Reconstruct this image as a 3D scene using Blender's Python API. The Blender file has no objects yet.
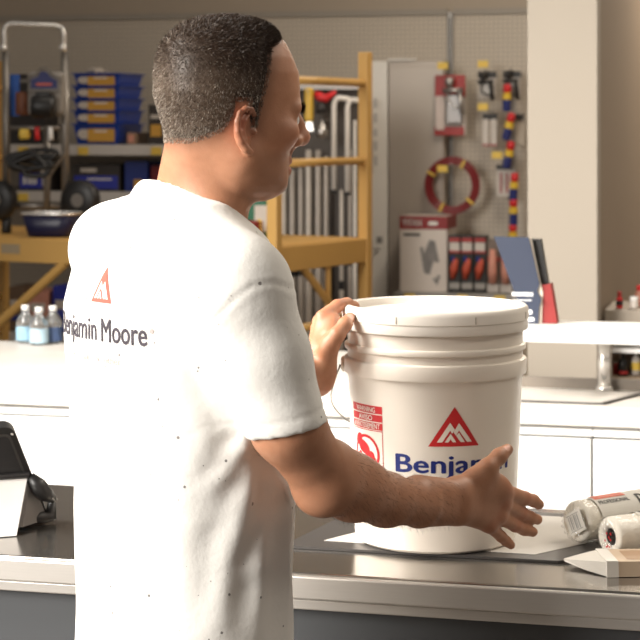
import bpy, bmesh, math, random
import numpy as np
from mathutils import Vector, Matrix
from mathutils.bvhtree import BVHTree
random.seed(7); rng = np.random.default_rng(11)
scene = bpy.context.scene
COL = scene.collection
PI = math.pi

# ------------------------------------------------------------------ camera constants (a 105 mm view, eye 1.575 m above the floor)
FOC, HX, HY, EYE = 1870.0, 320.0, 130.0, 1.575
def P(px, py, d):
    return np.array(((px-HX)/FOC*d, d, EYE-(py-HY)/FOC*d))
ANG = math.radians(14.09)                    # the counters and the shop run at this angle
CA, SA = math.cos(ANG), math.sin(ANG)
def R(u, v, z=0.0):                          # shop coordinates -> world
    return Vector((CA*u+SA*v, -SA*u+CA*v, z))
def uv_at(px, v):
    k = (px-HX)/FOC
    Y = v/(SA*k+CA); X = k*Y
    return CA*X-SA*Y, Y
def S(px, py, v):                            # shop coordinates of a point seen on the plane v
    u, Y = uv_at(px, v)
    return (u, v, EYE-(py-HY)/FOC*Y)

# ------------------------------------------------------------------ materials
def srgb(r, g, b):
    f = lambda c: (c/255/12.92 if c/255 <= .04045 else ((c/255+.055)/1.055)**2.4)
    return (f(r), f(g), f(b), 1.0)
MATS = {}
def mat(name, col, rough=.5, metal=0.0, var=.06, scale=30.0, bump=0.0, bscale=200.0, coat=0.0, trans=0.0, sss=0.0, spec=.5, stretch=None):
    if name in MATS: return MATS[name]
    m = bpy.data.materials.new(name); m.use_nodes = True
    nt = m.node_tree; N, L = nt.nodes, nt.links
    b = N['Principled BSDF']
    tc = N.new('ShaderNodeTexCoord'); src = tc.outputs['Object']
    if stretch:
        mp = N.new('ShaderNodeMapping'); mp.inputs['Scale'].default_value = stretch
        L.new(src, mp.inputs['Vector']); src = mp.outputs['Vector']
    nz = N.new('ShaderNodeTexNoise'); nz.inputs['Scale'].default_value = scale; nz.inputs['Detail'].default_value = 3
    L.new(src, nz.inputs['Vector'])
    mx = N.new('ShaderNodeMix'); mx.data_type = 'RGBA'
    mx.inputs['A'].default_value = tuple(c*(1-var) for c in col[:3])+(1,)
    mx.inputs['B'].default_value = tuple(min(1, c*(1+var)) for c in col[:3])+(1,)
    L.new(nz.outputs['Fac'], mx.inputs['Factor']); L.new(mx.outputs['Result'], b.inputs['Base Color'])
    b.inputs['Roughness'].default_value = rough; b.inputs['Metallic'].default_value = metal
    b.inputs['Coat Weight'].default_value = coat; b.inputs['Transmission Weight'].default_value = trans
    b.inputs['Specular IOR Level'].default_value = spec
    if sss:
        b.inputs['Subsurface Weight'].default_value = sss; b.inputs['Subsurface Radius'].default_value = (.01, .006, .004); b.inputs['Subsurface Scale'].default_value = 1.0
    if bump:
        n2 = N.new('ShaderNodeTexNoise'); n2.inputs['Scale'].default_value = bscale; L.new(src, n2.inputs['Vector'])
        bp = N.new('ShaderNodeBump'); bp.inputs['Strength'].default_value = bump; bp.inputs['Distance'].default_value = .002
        L.new(n2.outputs['Fac'], bp.inputs['Height']); L.new(bp.outputs['Normal'], b.inputs['Normal'])
    MATS[name] = m; return m

# ------------------------------------------------------------------ objects
def new_obj(name, me, m=None, parent=None, smooth=False):
    o = bpy.data.objects.new(name, me); COL.objects.link(o)
    if m: me.materials.append(m)
    if parent: o.parent = parent
    if smooth:
        for p in me.polygons: p.use_smooth = True
    return o
def obj(name, bm, m, parent=None, smooth=False):
    me = bpy.data.meshes.new(name)
    bmesh.ops.recalc_face_normals(bm, faces=bm.faces[:])
    bm.to_mesh(me); bm.free()
    return new_obj(name, me, m, parent, smooth)
def tag(o, label, cat, group=None, kind=None):
    o['label'] = label; o['category'] = cat
    if group: o['group'] = group
    if kind: o['kind'] = kind
    return o
def thing(name, label, cat, loc=(0, 0, 0), rz=-ANG, group=None):
    o = bpy.data.objects.new(name, None); COL.objects.link(o)
    o.empty_display_size = .05
    o.location = loc; o.rotation_euler = (0, 0, rz)
    return tag(o, label, cat, group)
def put(o, loc, rz=-ANG):
    o.location = loc; o.rotation_euler = (0, 0, rz); return o
def structure(o):
    o['kind'] = 'structure'; return o
def dup(root, loc, rz, label, group=None):
    r = root.copy(); COL.objects.link(r); r.location = loc; r.rotation_euler = (0, 0, rz); r['label'] = label
    if group: r['group'] = group
    for ch in list(root.children):
        c = ch.copy(); COL.objects.link(c); c.parent = r
        for g in ch.children:
            d = g.copy(); COL.objects.link(d); d.parent = c
    return r

def add_box(bm, c, s, bevel=0.0, rot=None, seg=2):
    r = bmesh.ops.create_cube(bm, size=1.0)
    vs = r['verts']
    for v in vs: v.co = Vector((v.co.x*s[0], v.co.y*s[1], v.co.z*s[2]))
    if bevel:
        es = list({e for v in vs for e in v.link_edges})
        rr = bmesh.ops.bevel(bm, geom=es, offset=bevel, segments=seg, affect='EDGES', profile=.5)
        vs = list({v for f in rr['faces'] for v in f.verts} | {v for v in vs if v.is_valid})
    M = (rot.to_4x4() if rot else Matrix.Identity(4))
    for v in vs: v.co = M @ v.co + Vector(c)
    return bm
def box(c, s, bevel=0.0, rot=None):
    return add_box(bmesh.new(), c, s, bevel, rot)
def add_tube(bm, pts, r, n=10, closed=False, caps=True):
    pts = [Vector(p) for p in pts]; k = len(pts)
    rs = r if isinstance(r, (list, tuple)) else [r]*k
    rings = []; up = None
    for i, p in enumerate(pts):
        a = pts[(i-1) % k] if (i > 0 or closed) else p
        b = pts[(i+1) % k] if (i < k-1 or closed) else p
        t = (b-a).normalized()
        if up is None:
            up = Vector((0, 0, 1)) if abs(t.z) < .9 else Vector((1, 0, 0))
        s = t.cross(up).normalized(); up = s.cross(t).normalized()
        rings.append([bm.verts.new(p+rs[i]*(math.cos(2*PI*j/n)*s+math.sin(2*PI*j/n)*up)) for j in range(n)])
    for i in range(k if closed else k-1):
        A, B = rings[i], rings[(i+1) % k]
        for j in range(n):
            bm.faces.new((A[j], A[(j+1) % n], B[(j+1) % n], B[j]))
    if caps and not closed:
        bm.faces.new(rings[0][::-1]); bm.faces.new(rings[-1])
    return bm
def tube(pts, r, n=10, closed=False): return add_tube(bmesh.new(), pts, r, n, closed)
def add_lathe(bm, prof, n=32, c=(0, 0, 0), cap0=False, cap1=False):
    rings = []
    for (r, z) in prof:
        rings.append([bm.verts.new((c[0]+r*math.cos(2*PI*j/n), c[1]+r*math.sin(2*PI*j/n), c[2]+z)) for j in range(n)])
    for A, B in zip(rings, rings[1:]):
        for j in range(n): bm.faces.new((A[j], A[(j+1) % n], B[(j+1) % n], B[j]))
    if cap0: bm.faces.new(rings[0][::-1])
    if cap1: bm.faces.new(rings[-1])
    return bm
def lathe(prof, n=32, c=(0, 0, 0), cap0=False, cap1=False): return add_lathe(bmesh.new(), prof, n, c, cap0, cap1)
def add_prism(bm, poly, h, M=None):          # polygon in x,z extruded along +y by h
    A = [bm.verts.new((x, 0, z)) for x, z in poly]; B = [bm.verts.new((x, h, z)) for x, z in poly]
    n = len(poly)
    bm.faces.new(A); bm.faces.new(B[::-1])
    for i in range(n): bm.faces.new((A[i], B[i], B[(i+1) % n], A[(i+1) % n]))
    if M is not None:
        for v in A+B: v.co = M @ v.co
    return bm
def prism(poly, h, M=None): return add_prism(bmesh.new(), poly, h, M)
def quad_bm(pts, bm=None):
    bm = bm or bmesh.new(); bm.faces.new([bm.verts.new(p) for p in pts]); return bm
def arc(cx, cz, r, a0, a1, n=8): return [(cx+r*math.cos(math.radians(a0+(a1-a0)*i/n)), cz+r*math.sin(math.radians(a0+(a1-a0)*i/n))) for i in range(n+1)]

# flat text as a bmesh in x,z (width fitted), centred at 0 and standing on z=0
def text_bm(s, width=None, height=None, bold=0.0, mirror=False):
    cu = bpy.data.curves.new('lettering', 'FONT'); cu.body = s; cu.size = 1.0; cu.resolution_u = 3
    o = bpy.data.objects.new('lettering', cu); COL.objects.link(o)
    dg = bpy.context.evaluated_depsgraph_get(); me = bpy.data.meshes.new_from_object(o.evaluated_get(dg))
    bm = bmesh.new(); bm.from_mesh(me)
    if bold:                                  # heavier strokes: the outline repeated a hair's breadth to each side
        for dx, dy in ((1, 0), (-1, 0), (0, .7), (0, -.7)):
            n0 = len(bm.verts); bm.from_mesh(me); bm.verts.ensure_lookup_table()
            for v in bm.verts[n0:]: v.co.x += dx*bold; v.co.y += dy*bold
    bpy.data.objects.remove(o); bpy.data.curves.remove(cu); bpy.data.meshes.remove(me)
    xs = [v.co.x for v in bm.verts]; x0, x1 = min(xs), max(xs)
    sx = width/(x1-x0) if width else None
    sz = height/.73 if height else None
    sx = sx or sz; sz = sz or sx
    for v in bm.verts: v.co = Vector(((v.co.x-(x0+x1)/2)*sx, 0, v.co.y*sz))
    return bm
def slice_x(bm, step):
    xs = [v.co.x for v in bm.verts]; x = min(xs)+step
    while x < max(xs):
        bmesh.ops.bisect_plane(bm, geom=bm.verts[:]+bm.edges[:]+bm.faces[:], plane_co=(x, 0, 0), plane_no=(1, 0, 0)); x += step
    return bm
def slice_z(bm, step):
    xs = [v.co.z for v in bm.verts]; x = min(xs)+step
    while x < max(xs):
        bmesh.ops.bisect_plane(bm, geom=bm.verts[:]+bm.edges[:]+bm.faces[:], plane_co=(0, 0, x), plane_no=(0, 0, 1)); x += step
    return bm
def move_bm(bm, M):
    for v in bm.verts: v.co = M @ v.co
    return bm
def join_bm(*bms):
    out = bmesh.new()
    for b in bms:
        me = bpy.data.meshes.new('t'); b.to_mesh(me); out.from_mesh(me); bpy.data.meshes.remove(me); b.free()
    return out
T = Matrix.Translation
def peak_logo():                              # red mountain triangle: ring with white peaks inside; unit width, base at z=0
    bm = bmesh.new()
    H = .83
    out = [(-.5, 0), (.5, 0), (0, H)]
    band = [(-.30, .12), (-.03, .58), (.10, .36), (.17, .47), (.33, .12), (.21, .12), (.155, .30), (.06, .14), (.0, .14), (-.03, .23), (.0, .28), (.02, .24),
            (-.045, .39), (-.18, .12)]
    A = [bm.verts.new((x, 0, z)) for x, z in out]
    bm.faces.new(A)
    pk = bmesh.new()
    for poly in ([(-.335, .09), (-.085, .50), (.005, .352), (-.045, .27), (-.085, .335), (-.235, .09)],        # left peak
                 [(-.02, .30), (.085, .49), (.345, .09), (.245, .09), (.085, .335), (.03, .225)],               # right peak
                 [(-.185, .09), (-.075, .27), (.035, .09), (-.035, .09), (-.075, .155), (-.115, .09)],           # small inner peak
                 [(.03, .225), (.075, .155), (.125, .09), (.205, .09), (.085, .29)]):
        pk.faces.new([pk.verts.new((x, 0, z)) for x, z in poly])
    bmesh.ops.triangulate(pk, faces=pk.faces[:])
    return bm, pk
# ------------------------------------------------------------------ implicit surfaces, meshed with surface nets
class Field:
    def __init__(s, lo, hi, h):
        s.lo = np.array(lo, float); s.h = h
        s.n = np.ceil((np.array(hi)-s.lo)/h).astype(int)+1
        s.f = np.full(s.n, 1.0, np.float32)
        s.ax = [(s.lo[i]+h*np.arange(s.n[i])).astype(np.float32) for i in range(3)]
    def region(s, lo, hi):
        a = np.maximum(0, np.floor((np.array(lo)-s.lo)/s.h).astype(int)); b = np.minimum(s.n, np.ceil((np.array(hi)-s.lo)/s.h).astype(int)+1)
        sl = tuple(slice(int(x), int(max(x, y))) for x, y in zip(a, b))
        X, Y, Z = s.ax[0][sl[0]][:, None, None], s.ax[1][sl[1]][None, :, None], s.ax[2][sl[2]][None, None, :]
        return sl, X, Y, Z
    def put(s, sl, d, k, op='add'):
        a = s.f[sl]
        if a.size == 0: return
        if op == 'add':
            if k > 0:
                hh = np.maximum(k-np.abs(a-d), 0)/k; s.f[sl] = np.minimum(a, d)-hh*hh*k*.25
            else: s.f[sl] = np.minimum(a, d)
        else:
            d = -d
            if k > 0:
                hh = np.maximum(k-np.abs(a-d), 0)/k; s.f[sl] = np.maximum(a, d)+hh*hh*k*.25
            else: s.f[sl] = np.maximum(a, d)
    def cone(s, a, b, r1, r2, k=.01, op='add', pad=.0):
        a = np.array(a, np.float32); b = np.array(b, np.float32); m = max(r1, r2)+k+3*s.h+pad
        sl, X, Y, Z = s.region(np.minimum(a, b)-m, np.maximum(a, b)+m)
        ba = b-a; L2 = float(ba@ba)+1e-12
        t = np.clip(((X-a[0])*ba[0]+(Y-a[1])*ba[1]+(Z-a[2])*ba[2])/L2, 0, 1)
        d = np.sqrt((X-a[0]-t*ba[0])**2+(Y-a[1]-t*ba[1])**2+(Z-a[2]-t*ba[2])**2)-(r1+(r2-r1)*t)
        s.put(sl, d, k, op)
    def chain(s, pts, rs, k=.01, op='add'):
        for i in range(len(pts)-1): s.cone(pts[i], pts[i+1], rs[i], rs[i+1], k, op)
    def ball(s, c, r, k=.01, op='add'): s.cone(c, c, r, r, k, op)
    def ell(s, c, rad, M=None, k=.01, op='add'):
        c = np.array(c); rad = np.array(rad, float); m = rad.max()+k+3*s.h
        sl, X, Y, Z = s.region(c-m, c+m)
        x, y, z = X-c[0], Y-c[1], Z-c[2]
        if M is not None:
            M = np.array(M)                                  # rows are the local axes
            x, y, z = (M[0, 0]*x+M[0, 1]*y+M[0, 2]*z), (M[1, 0]*x+M[1, 1]*y+M[1, 2]*z), (M[2, 0]*x+M[2, 1]*y+M[2, 2]*z)
        k0 = np.sqrt((x/rad[0])**2+(y/rad[1])**2+(z/rad[2])**2); k1 = np.sqrt((x/rad[0]**2)**2+(y/rad[1]**2)**2+(z/rad[2]**2)**2)+1e-9
        s.put(sl, k0*(k0-1)/k1, k, op)
    def stack(s, o, fx, zs, xf, xb, w, k=.02, n=2.2, cx=None, grow=None, op='add'):
        """stacked sections: fx is the unit forward axis in plan; front/back reach xf, xb and half width w for the heights zs (relative to o)"""
        zs = np.array(zs); m = max(max(xf), max(xb), max(w))+.05
        sl, X, Y, Z = s.region((o[0]-m, o[1]-m, o[2]+zs[0]-.02), (o[0]+m, o[1]+m, o[2]+zs[-1]+.02))
        zz = (Z-o[2]); zc = zz.ravel()
        F = np.interp(zc, zs, xf)[None, None, :]; B = np.interp(zc, zs, xb)[None, None, :]; W = np.interp(zc, zs, w)[None, None, :]
        C = np.interp(zc, zs, cx)[None, None, :] if cx is not None else 0.0
        x = (X-o[0])*fx[0]+(Y-o[1])*fx[1]-C; y = -(X-o[0])*fx[1]+(Y-o[1])*fx[0]
        A = np.where(x > 0, F, B)
        rho = ((np.abs(x)/A)**n+(np.abs(y)/W)**n)**(1/n)+1e-6; r = np.sqrt(x*x+y*y)+1e-7
        d = r-r/rho
        d = np.maximum(d, np.maximum(zz-zs[-1], zs[0]-zz))
        if grow is not None: d = d-grow(x, y, zz+0*x)
        s.put(sl, d.astype(np.float32), k, op)
    def clip(s, p, nrm, lo, hi):                             # keep the side opposite to nrm inside the box lo..hi
        sl, X, Y, Z = s.region(lo, hi)
        d = (X-p[0])*nrm[0]+(Y-p[1])*nrm[1]+(Z-p[2])*nrm[2]
        s.f[sl] = np.maximum(s.f[sl], d)
    def mesh(s):
        f = s.f; I = f < 0
        nx, ny, nz = f.shape
        cnt = np.zeros((nx-1, ny-1, nz-1), np.uint8)
        for i in (0, 1):
            for j in (0, 1):
                for k in (0, 1): cnt += I[i:nx-1+i, j:ny-1+j, k:nz-1+k]
        act = (cnt > 0) & (cnt < 8)
        idx = np.argwhere(act); ids = np.full(act.shape, -1, np.int32); ids[act] = np.arange(len(idx))
        acc = np.zeros((len(idx), 3)); num = np.zeros(len(idx))
        cor = [(i, j, k) for i in (0, 1) for j in (0, 1) for k in (0, 1)]
        val = {c: f[idx[:, 0]+c[0], idx[:, 1]+c[1], idx[:, 2]+c[2]] for c in cor}
        for c in cor:
            for axn in range(3):
                if c[axn] == 0:
                    e = list(c); e[axn] = 1; e = tuple(e)
                    a, b = val[c], val[e]; mk = (a < 0) != (b < 0)
                    t = np.where(mk, a/np.where(mk, a-b, 1), 0)
                    p = np.tile(np.array(c, float), (len(idx), 1)); p[:, axn] += t
                    acc[mk] += p[mk]; num[mk] += 1
        V = s.lo+s.h*(idx+acc/num[:, None])
        quads = []
        for axn in range(3):
            o1, o2 = (axn+1) % 3, (axn+2) % 3
            sl0 = [slice(None)]*3; sl1 = [slice(None)]*3
            sl0[axn] = slice(0, -1); sl1[axn] = slice(1, None)
            a, b = I[tuple(sl0)], I[tuple(sl1)]
            e = np.argwhere(a != b)
            ok = (e[:, o1] > 0) & (e[:, o2] > 0) & (e[:, o1] < s.n[o1]-1) & (e[:, o2] < s.n[o2]-1)
            e = e[ok]; ins = a[tuple(e.T)]
            def cell(d1, d2):
                q = e.copy(); q[:, o1] -= d1; q[:, o2] -= d2; return ids[tuple(q.T)]
            q = np.stack([cell(1, 1), cell(0, 1), cell(0, 0), cell(1, 0)], 1)
            q[~ins] = q[~ins][:, ::-1]
            quads.append(q)
        return V, np.concatenate(quads)
def relax(V, Q, it=2, lam=.5):
    n = len(V)
    for k in range(it):
        acc = np.zeros_like(V); c = np.zeros(n)
        for i in range(4):
            a, b = Q[:, i], Q[:, (i+1) % 4]
            for d in range(3):
                acc[:, d] += np.bincount(a, V[b, d], n)+np.bincount(b, V[a, d], n)
            c += np.bincount(a, minlength=n)+np.bincount(b, minlength=n)
        V = V+lam*(acc/np.maximum(c, 1)[:, None]-V)
    return V
def normals(V, Q):
    fn = np.cross(V[Q[:, 2]]-V[Q[:, 0]], V[Q[:, 3]]-V[Q[:, 1]]); N = np.zeros_like(V)
    for i in range(4):
        for d in range(3): N[:, d] += np.bincount(Q[:, i], fn[:, d], len(V))
    return N/(np.linalg.norm(N, axis=1, keepdims=True)+1e-12)
def np_mesh(name, V, Q, m=None, parent=None, smooth=True, cols=None):
    me = bpy.data.meshes.new(name)
    k = Q.shape[1]
    me.vertices.add(len(V)); me.vertices.foreach_set('co', np.ascontiguousarray(V, np.float32).ravel())
    me.loops.add(Q.size); me.loops.foreach_set('vertex_index', np.ascontiguousarray(Q, np.int32).ravel())
    me.polygons.add(len(Q)); me.polygons.foreach_set('loop_start', np.arange(0, Q.size, k, dtype=np.int32))
    me.update(calc_edges=True); me.validate()
    if smooth: me.polygons.foreach_set('use_smooth', np.ones(len(me.polygons), bool))
    for nm, c in (cols or {}).items():
        at = me.attributes.new(nm, 'FLOAT', 'POINT'); at.data.foreach_set('value', np.ascontiguousarray(c, np.float32))
    return new_obj(name, me, m, parent)
def sstep(a, b, x):
    t = np.clip((x-a)/(b-a), 0, 1); return t*t*(3-2*t)
def strands(name, roots, dirs, length, width, m, parent, cols=None, bend=None):
    """short hairs: each one a bent, tapering sliver"""
    n = len(roots)
    side = np.cross(dirs, rng.normal(size=(n, 3))); side /= np.linalg.norm(side, axis=1, keepdims=True)+1e-9
    L = np.asarray(length)[:, None]; w = width
    mid = roots+dirs*L*.5
    d2 = dirs if bend is None else dirs+bend
    tip = mid+d2*L*.5
    V = np.concatenate([roots-side*w, roots+side*w, mid+side*w*.8, mid-side*w*.8, tip])
    i = np.arange(n)
    Q1 = np.stack([i, i+n, i+2*n, i+3*n], 1); T1 = np.stack([i+3*n, i+2*n, i+4*n, i+4*n], 1)
    T1 = np.stack([i+3*n, i+2*n, i+4*n], 1)
    me = bpy.data.meshes.new(name)
    me.vertices.add(len(V)); me.vertices.foreach_set('co', V.astype(np.float32).ravel())
    loops = np.concatenate([Q1.ravel(), T1.ravel()]); me.loops.add(len(loops)); me.loops.foreach_set('vertex_index', loops.astype(np.int32))
    st = np.concatenate([np.arange(0, 4*n, 4), 4*n+np.arange(0, 3*n, 3)]); me.polygons.add(2*n); me.polygons.foreach_set('loop_start', st.astype(np.int32))
    me.update(calc_edges=True)
    if cols is not None:
        for nm, c in cols.items():
            at = me.attributes.new(nm, 'FLOAT', 'POINT'); at.data.foreach_set('value', np.tile(c, 5).astype(np.float32))
    return me
# ================================================================== the man at the counter
def skin_mat():
    m = bpy.data.materials.new('skin'); m.use_nodes = True; nt = m.node_tree; N, L = nt.nodes, nt.links; b = N['Principled BSDF']
    def attr(n):
        a = N.new('ShaderNodeAttribute'); a.attribute_name = n; return a.outputs['Fac']
    def mix(f, A, B):
        x = N.new('ShaderNodeMix'); x.data_type = 'RGBA'
        L.new(f, x.inputs['Factor'])
        for s, v in (('A', A), ('B', B)):
            if isinstance(v, tuple): x.inputs[s].default_value = v
            else: L.new(v, x.inputs[s])
        return x.outputs['Result']
    tc = N.new('ShaderNodeTexCoord')
    nz = N.new('ShaderNodeTexNoise'); nz.inputs['Scale'].default_value = 55; nz.inputs['Detail'].default_value = 5; L.new(tc.outputs['Object'], nz.inputs['Vector'])
    c = mix(nz.outputs['Fac'], srgb(172, 118, 88), srgb(200, 146, 114))
    c = mix(attr('red'), c, srgb(196, 106, 84))
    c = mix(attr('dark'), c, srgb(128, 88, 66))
    c = mix(attr('lip'), c, srgb(176, 92, 80))
    c = mix(attr('nail'), c, srgb(226, 178, 158))
    L.new(c, b.inputs['Base Color'])
    b.inputs['Roughness'].default_value = .48; b.inputs['Subsurface Weight'].default_value = .12
    b.inputs['Subsurface Radius'].default_value = (.012, .005, .003); b.inputs['Subsurface Scale'].default_value = .8
    n2 = N.new('ShaderNodeTexNoise'); n2.inputs['Scale'].default_value = 420; n2.inputs['Detail'].default_value = 3; L.new(tc.outputs['Object'], n2.inputs['Vector'])
    bp = N.new('ShaderNodeBump'); bp.inputs['Strength'].default_value = .22; bp.inputs['Distance'].default_value = .0012
    L.new(n2.outputs['Fac'], bp.inputs['Height']); L.new(bp.outputs['Normal'], b.inputs['Normal'])
    return m
M_SKIN = skin_mat()

TH = math.radians(40)                         # the way the torso faces
TF = np.array((math.cos(TH), math.sin(TH), 0)); TR = np.array((math.sin(TH), -math.cos(TH), 0)); UP = np.array((0, 0, 1.0))
TC = np.array((-.187, 2.50, 0.0))             # torso axis on the floor
def torso(s, t, z): return TC+TR*s+TF*t+UP*z
HA = math.radians(25)                         # the way the head faces
HF = np.array((math.cos(HA), math.sin(HA), 0)); HL = np.array((-math.sin(HA), math.cos(HA), 0))
HC = np.array((-.1230, 2.47, 1.605))
def head(x, y, z): return HC+HF*x+HL*y+UP*z

SH_R = P(241, 284, 2.325); SH_L = np.array((-.287, 2.638, 1.410))
EL_R = P(326, 481, 2.385); WR_R = P(453, 499, 2.64)
WR_L = P(316, 378, 3.02); EL_L = np.array((-.20, 2.86, 1.215))
NB = np.array((-.170, 2.512, 1.465))

def build_body():
    h = .0026
    fd = Field((-.46, 2.22, .80), (.37, 3.20, 1.745), h)
    # ---- torso under the shirt
    fd.stack(TC, TF, [.80, .95, 1.1, 1.25, 1.36, 1.42], [.10, .10, .105, .105, .09, .05], [.09, .09, .09, .10, .09, .05], [.15, .145, .15, .165, .16, .10], k=0)
    for sh in (SH_R, SH_L):
        fd.cone(NB-UP*.02, sh, .048, .046, .04)
    # ---- neck
    fd.cone(NB+np.array((-.006, .01, -.03)), head(-.027, 0, -.035), .0575, .0530, .02)
    fd.cone(head(-.028, 0, -.155), head(.006, 0, -.07), .044, .044, .03)
    # ---- skull and face as stacked sections
    zs = [-.118, -.112, -.103, -.09, -.077, -.062, -.05, -.03, -.015, 0, .02, .045, .065, .085, .098, .1075, .1140, .1175]
    xf = [.044, .064, .073, .0775, .0815, .0840, .0850, .086, .0885, .0955, .0985, .0965, .088, .078, .065, .050, .033, .012]
    xb = [.000, .010, .020, .030, .040, .050, .057, .0715, .082, .0895, .0945, .0945, .091, .083, .072, .059, .040, .014]
    w = [.022, .036, .046, .054, .059, .063, .0665, .070, .0715, .073, .0755, .0765, .0745, .068, .0585, .047, .031, .011]
    fd.stack(HC, HF, zs, xf, xb, w, k=.02, n=2.25)
    for sd in (-1, 1):
        fd.cone(head(.004, .052*sd, -.066), head(.057, .016*sd, -.101), .017, .013, .03)     # jaw line
        fd.ell(head(.056, .046*sd, -.034), (.024, .016, .015), k=.03)                       # cheekbone
        fd.cone(head(.079, .044*sd, -.002), head(.0915, .012*sd, .002), .0085, .0085, .014) # brow ridge
        fd.ball(head(.0990, .0340*sd, -.0165), .0160, .010, 'sub')                             # eye socket
        fd.chain([head(.0735, .046*sd, -.015), head(.085, .037*sd, -.0085), head(.0885, .029*sd, -.0075), head(.087, .018*sd, -.014)], [.003, .0032, .0032, .003], .004)
        fd.chain([head(.0745, .045*sd, -.018), head(.084, .036*sd, -.0245), head(.086, .026*sd, -.0245), head(.085, .018*sd, -.019)], [.0028, .003, .003, .0028], .004)
        fd.ball(head(.095, .0135*sd, -.0445), .0085, .008)                                   # nostril wing
        fd.ball(head(.099, .008*sd, -.0535), .0036, .003, 'sub')
    fd.chain([head(.091, 0, -.004), head(.0995, 0, -.020), head(.1085, 0, -.038)], [.0075, .0085, .0095], .012)
    fd.ball(head(.1085, 0, -.0405), .0106, .008)
    fd.cone(head(.092, 0, -.050), head(.087, 0, -.064), .007, .006, .01)
    fd.chain([head(.071, .023, -.0770), head(.0838, .009, -.0715), head(.0853, 0, -.0725), head(.0838, -.009, -.0715), head(.071, -.023, -.0770)], [.003, .0058, .0055, .0058, .003], .005)
    fd.chain([head(.071, .022, -.0795), head(.0818, .010, -.0840), head(.0833, 0, -.0845), head(.0818, -.010, -.0840), head(.071, -.022, -.0795)], [.003, .0060, .0066, .0060, .003], .005)
    fd.chain([head(.0825, .016, -.0785), head(.0895, .006, -.0779), head(.0895, -.006, -.0779), head(.0825, -.016, -.0785)], [.0012, .0016, .0016, .0012], .003, 'sub')
    fd.ell(head(.0645, 0, -.102), (.015, .021, .013), k=.02)
    # ---- ears
    for sd in (-1, 1):
        e = lambda x, y, z: head(x+.003, y*sd, z-.004)
        M = np.array((HF*.92-HL*sd*.39, HL*sd*.92+HF*.39, UP))
        fd.ell(e(-.0135, .0800, -.026), (.0165, .0042, .0265), M, .004)
        fd.chain([e(.004, .074, -.020), e(.0045, .0775, -.008), e(-.002, .0815, .0005), e(-.012, .0860, .002), e(-.021, .0895, -.004), e(-.0255, .0910, -.015), e(-.0245, .0895, -.028), e(-.019, .0865, -.040), e(-.011, .0825, -.050), e(-.003, .0785, -.0545)],
                 [.0032, .0034, .0036, .0038, .004, .004, .004, .0042, .0054, .0052], .003)
        fd.chain([e(-.005, .0835, -.0065), e(-.014, .0860, -.015), e(-.0155, .0855, -.028), e(-.010, .0835, -.038)], [.002, .0028, .0030, .0028], .003)
        fd.ell(e(-.005, .0865, -.0275), (.0078, .007, .0115), M, .003, 'sub')
        fd.ell(e(-.0185, .0915, -.010), (.0025, .0032, .010), M, .002, 'sub')
        fd.ball(e(.0035, .0765, -.0285), .0048, .004)
    # ---- right arm
    fd.chain([SH_R, P(264, 356, 2.327), P(287.5, 426, 2.333), EL_R], [.049, .0465, .0440, .0385], .02)
    m1 = P(352, 490, 2.440); m2 = P(385, 499.5, 2.515); m3 = P(420, 503.5, 2.580)
    fd.chain([EL_R+np.array((.0, -.004, .0)), m1, m2, m3], [.0380, .0385, .0345, .0300], .015)
    fd.cone(P(333, 465, 2.40), P(362, 484, 2.46), .028, .026, .03)
    fd.ball(P(317, 493, 2.385), .020, .03)
    fd.chain([P(418, 494, 2.585), P(455, 495.5, 2.645)], [.0265, .0222], .012)
    fd.chain([P(418, 508.5, 2.585), P(455, 510, 2.645)], [.026, .0215], .012)
    # ---- right hand, open, back of the hand to the viewer
    pk = .012
    fd.cone(P(458, 491, 2.645), P(504, 493, 2.712), .0200, .0122, pk); fd.cone(P(458, 499, 2.645), P(502, 504, 2.715), .0200, .0125, pk)
    fd.cone(P(457, 506, 2.645), P(498, 516, 2.712), .0195, .0118, pk); fd.cone(P(457, 509, 2.645), P(489, 525, 2.702), .0180, .0110, pk)
    fd.cone(P(462, 489, 2.655), P(488, 473, 2.67), .0165, .0125, .012)
    fd.cone(P(480, 482, 2.672), P(497, 486, 2.698), .0150, .0120, .02); fd.cone(P(489, 474, 2.682), P(500, 487, 2.702), .0075, .0100, .02)
    fd.chain([P(474, 478, 2.66), P(488, 467, 2.668), P(499, 456.5, 2.682), P(507.5, 449.5, 2.695)], [.0145, .0118, .0108, .0086], .008)
    for pts, rs in (([(506.5, 492, 2.712), (524.5, 498, 2.753), (533, 500.5, 2.772), (539, 504.5, 2.782)], [.0114, .0100, .0094, .0080]),
                    ([(504, 504, 2.715), (521, 513, 2.757), (530, 517.5, 2.775), (537.5, 519.5, 2.786)], [.0114, .0100, .0094, .0080]),
                    ([(500, 517, 2.712), (515, 525.5, 2.750), (524, 529.5, 2.766), (533, 532, 2.775)], [.0108, .0095, .0088, .0076]),
                    ([(490, 526, 2.702), (501, 536.5, 2.732), (506, 541, 2.743), (511, 545, 2.750)], [.0100, .0082, .0076, .0067])):
        fd.chain([P(*q) for q in pts], rs, .004)
    for q, r in (((504, 492, 2.706), .0070), ((503, 503, 2.707), .0080), ((498, 516, 2.705), .0075), ((489, 525, 2.695), .0070)): fd.ball(P(*q), r, .012)
    # ---- left arm and the hand on the rim
    fd.chain([SH_L, EL_L], [.050, .040], .02); fd.chain([EL_L, EL_L+(WR_L-EL_L)*.35, WR_L], [.041, .040, .029], .015)
    fd.cone(WR_L, P(323, 352, 3.04), .0270, .0230, .012)
    fd.cone(P(318, 360, 3.03), P(323, 319, 3.045), .0200, .0130, pk); fd.cone(P(317, 362, 3.05), P(320, 322, 3.075), .0200, .0125, pk)
    fd.cone(P(316, 364, 3.06), P(318, 328, 3.10), .0190, .0120, pk); fd.cone(P(316, 368, 3.07), P(317, 337, 3.12), .0180, .0110, pk)
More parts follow.
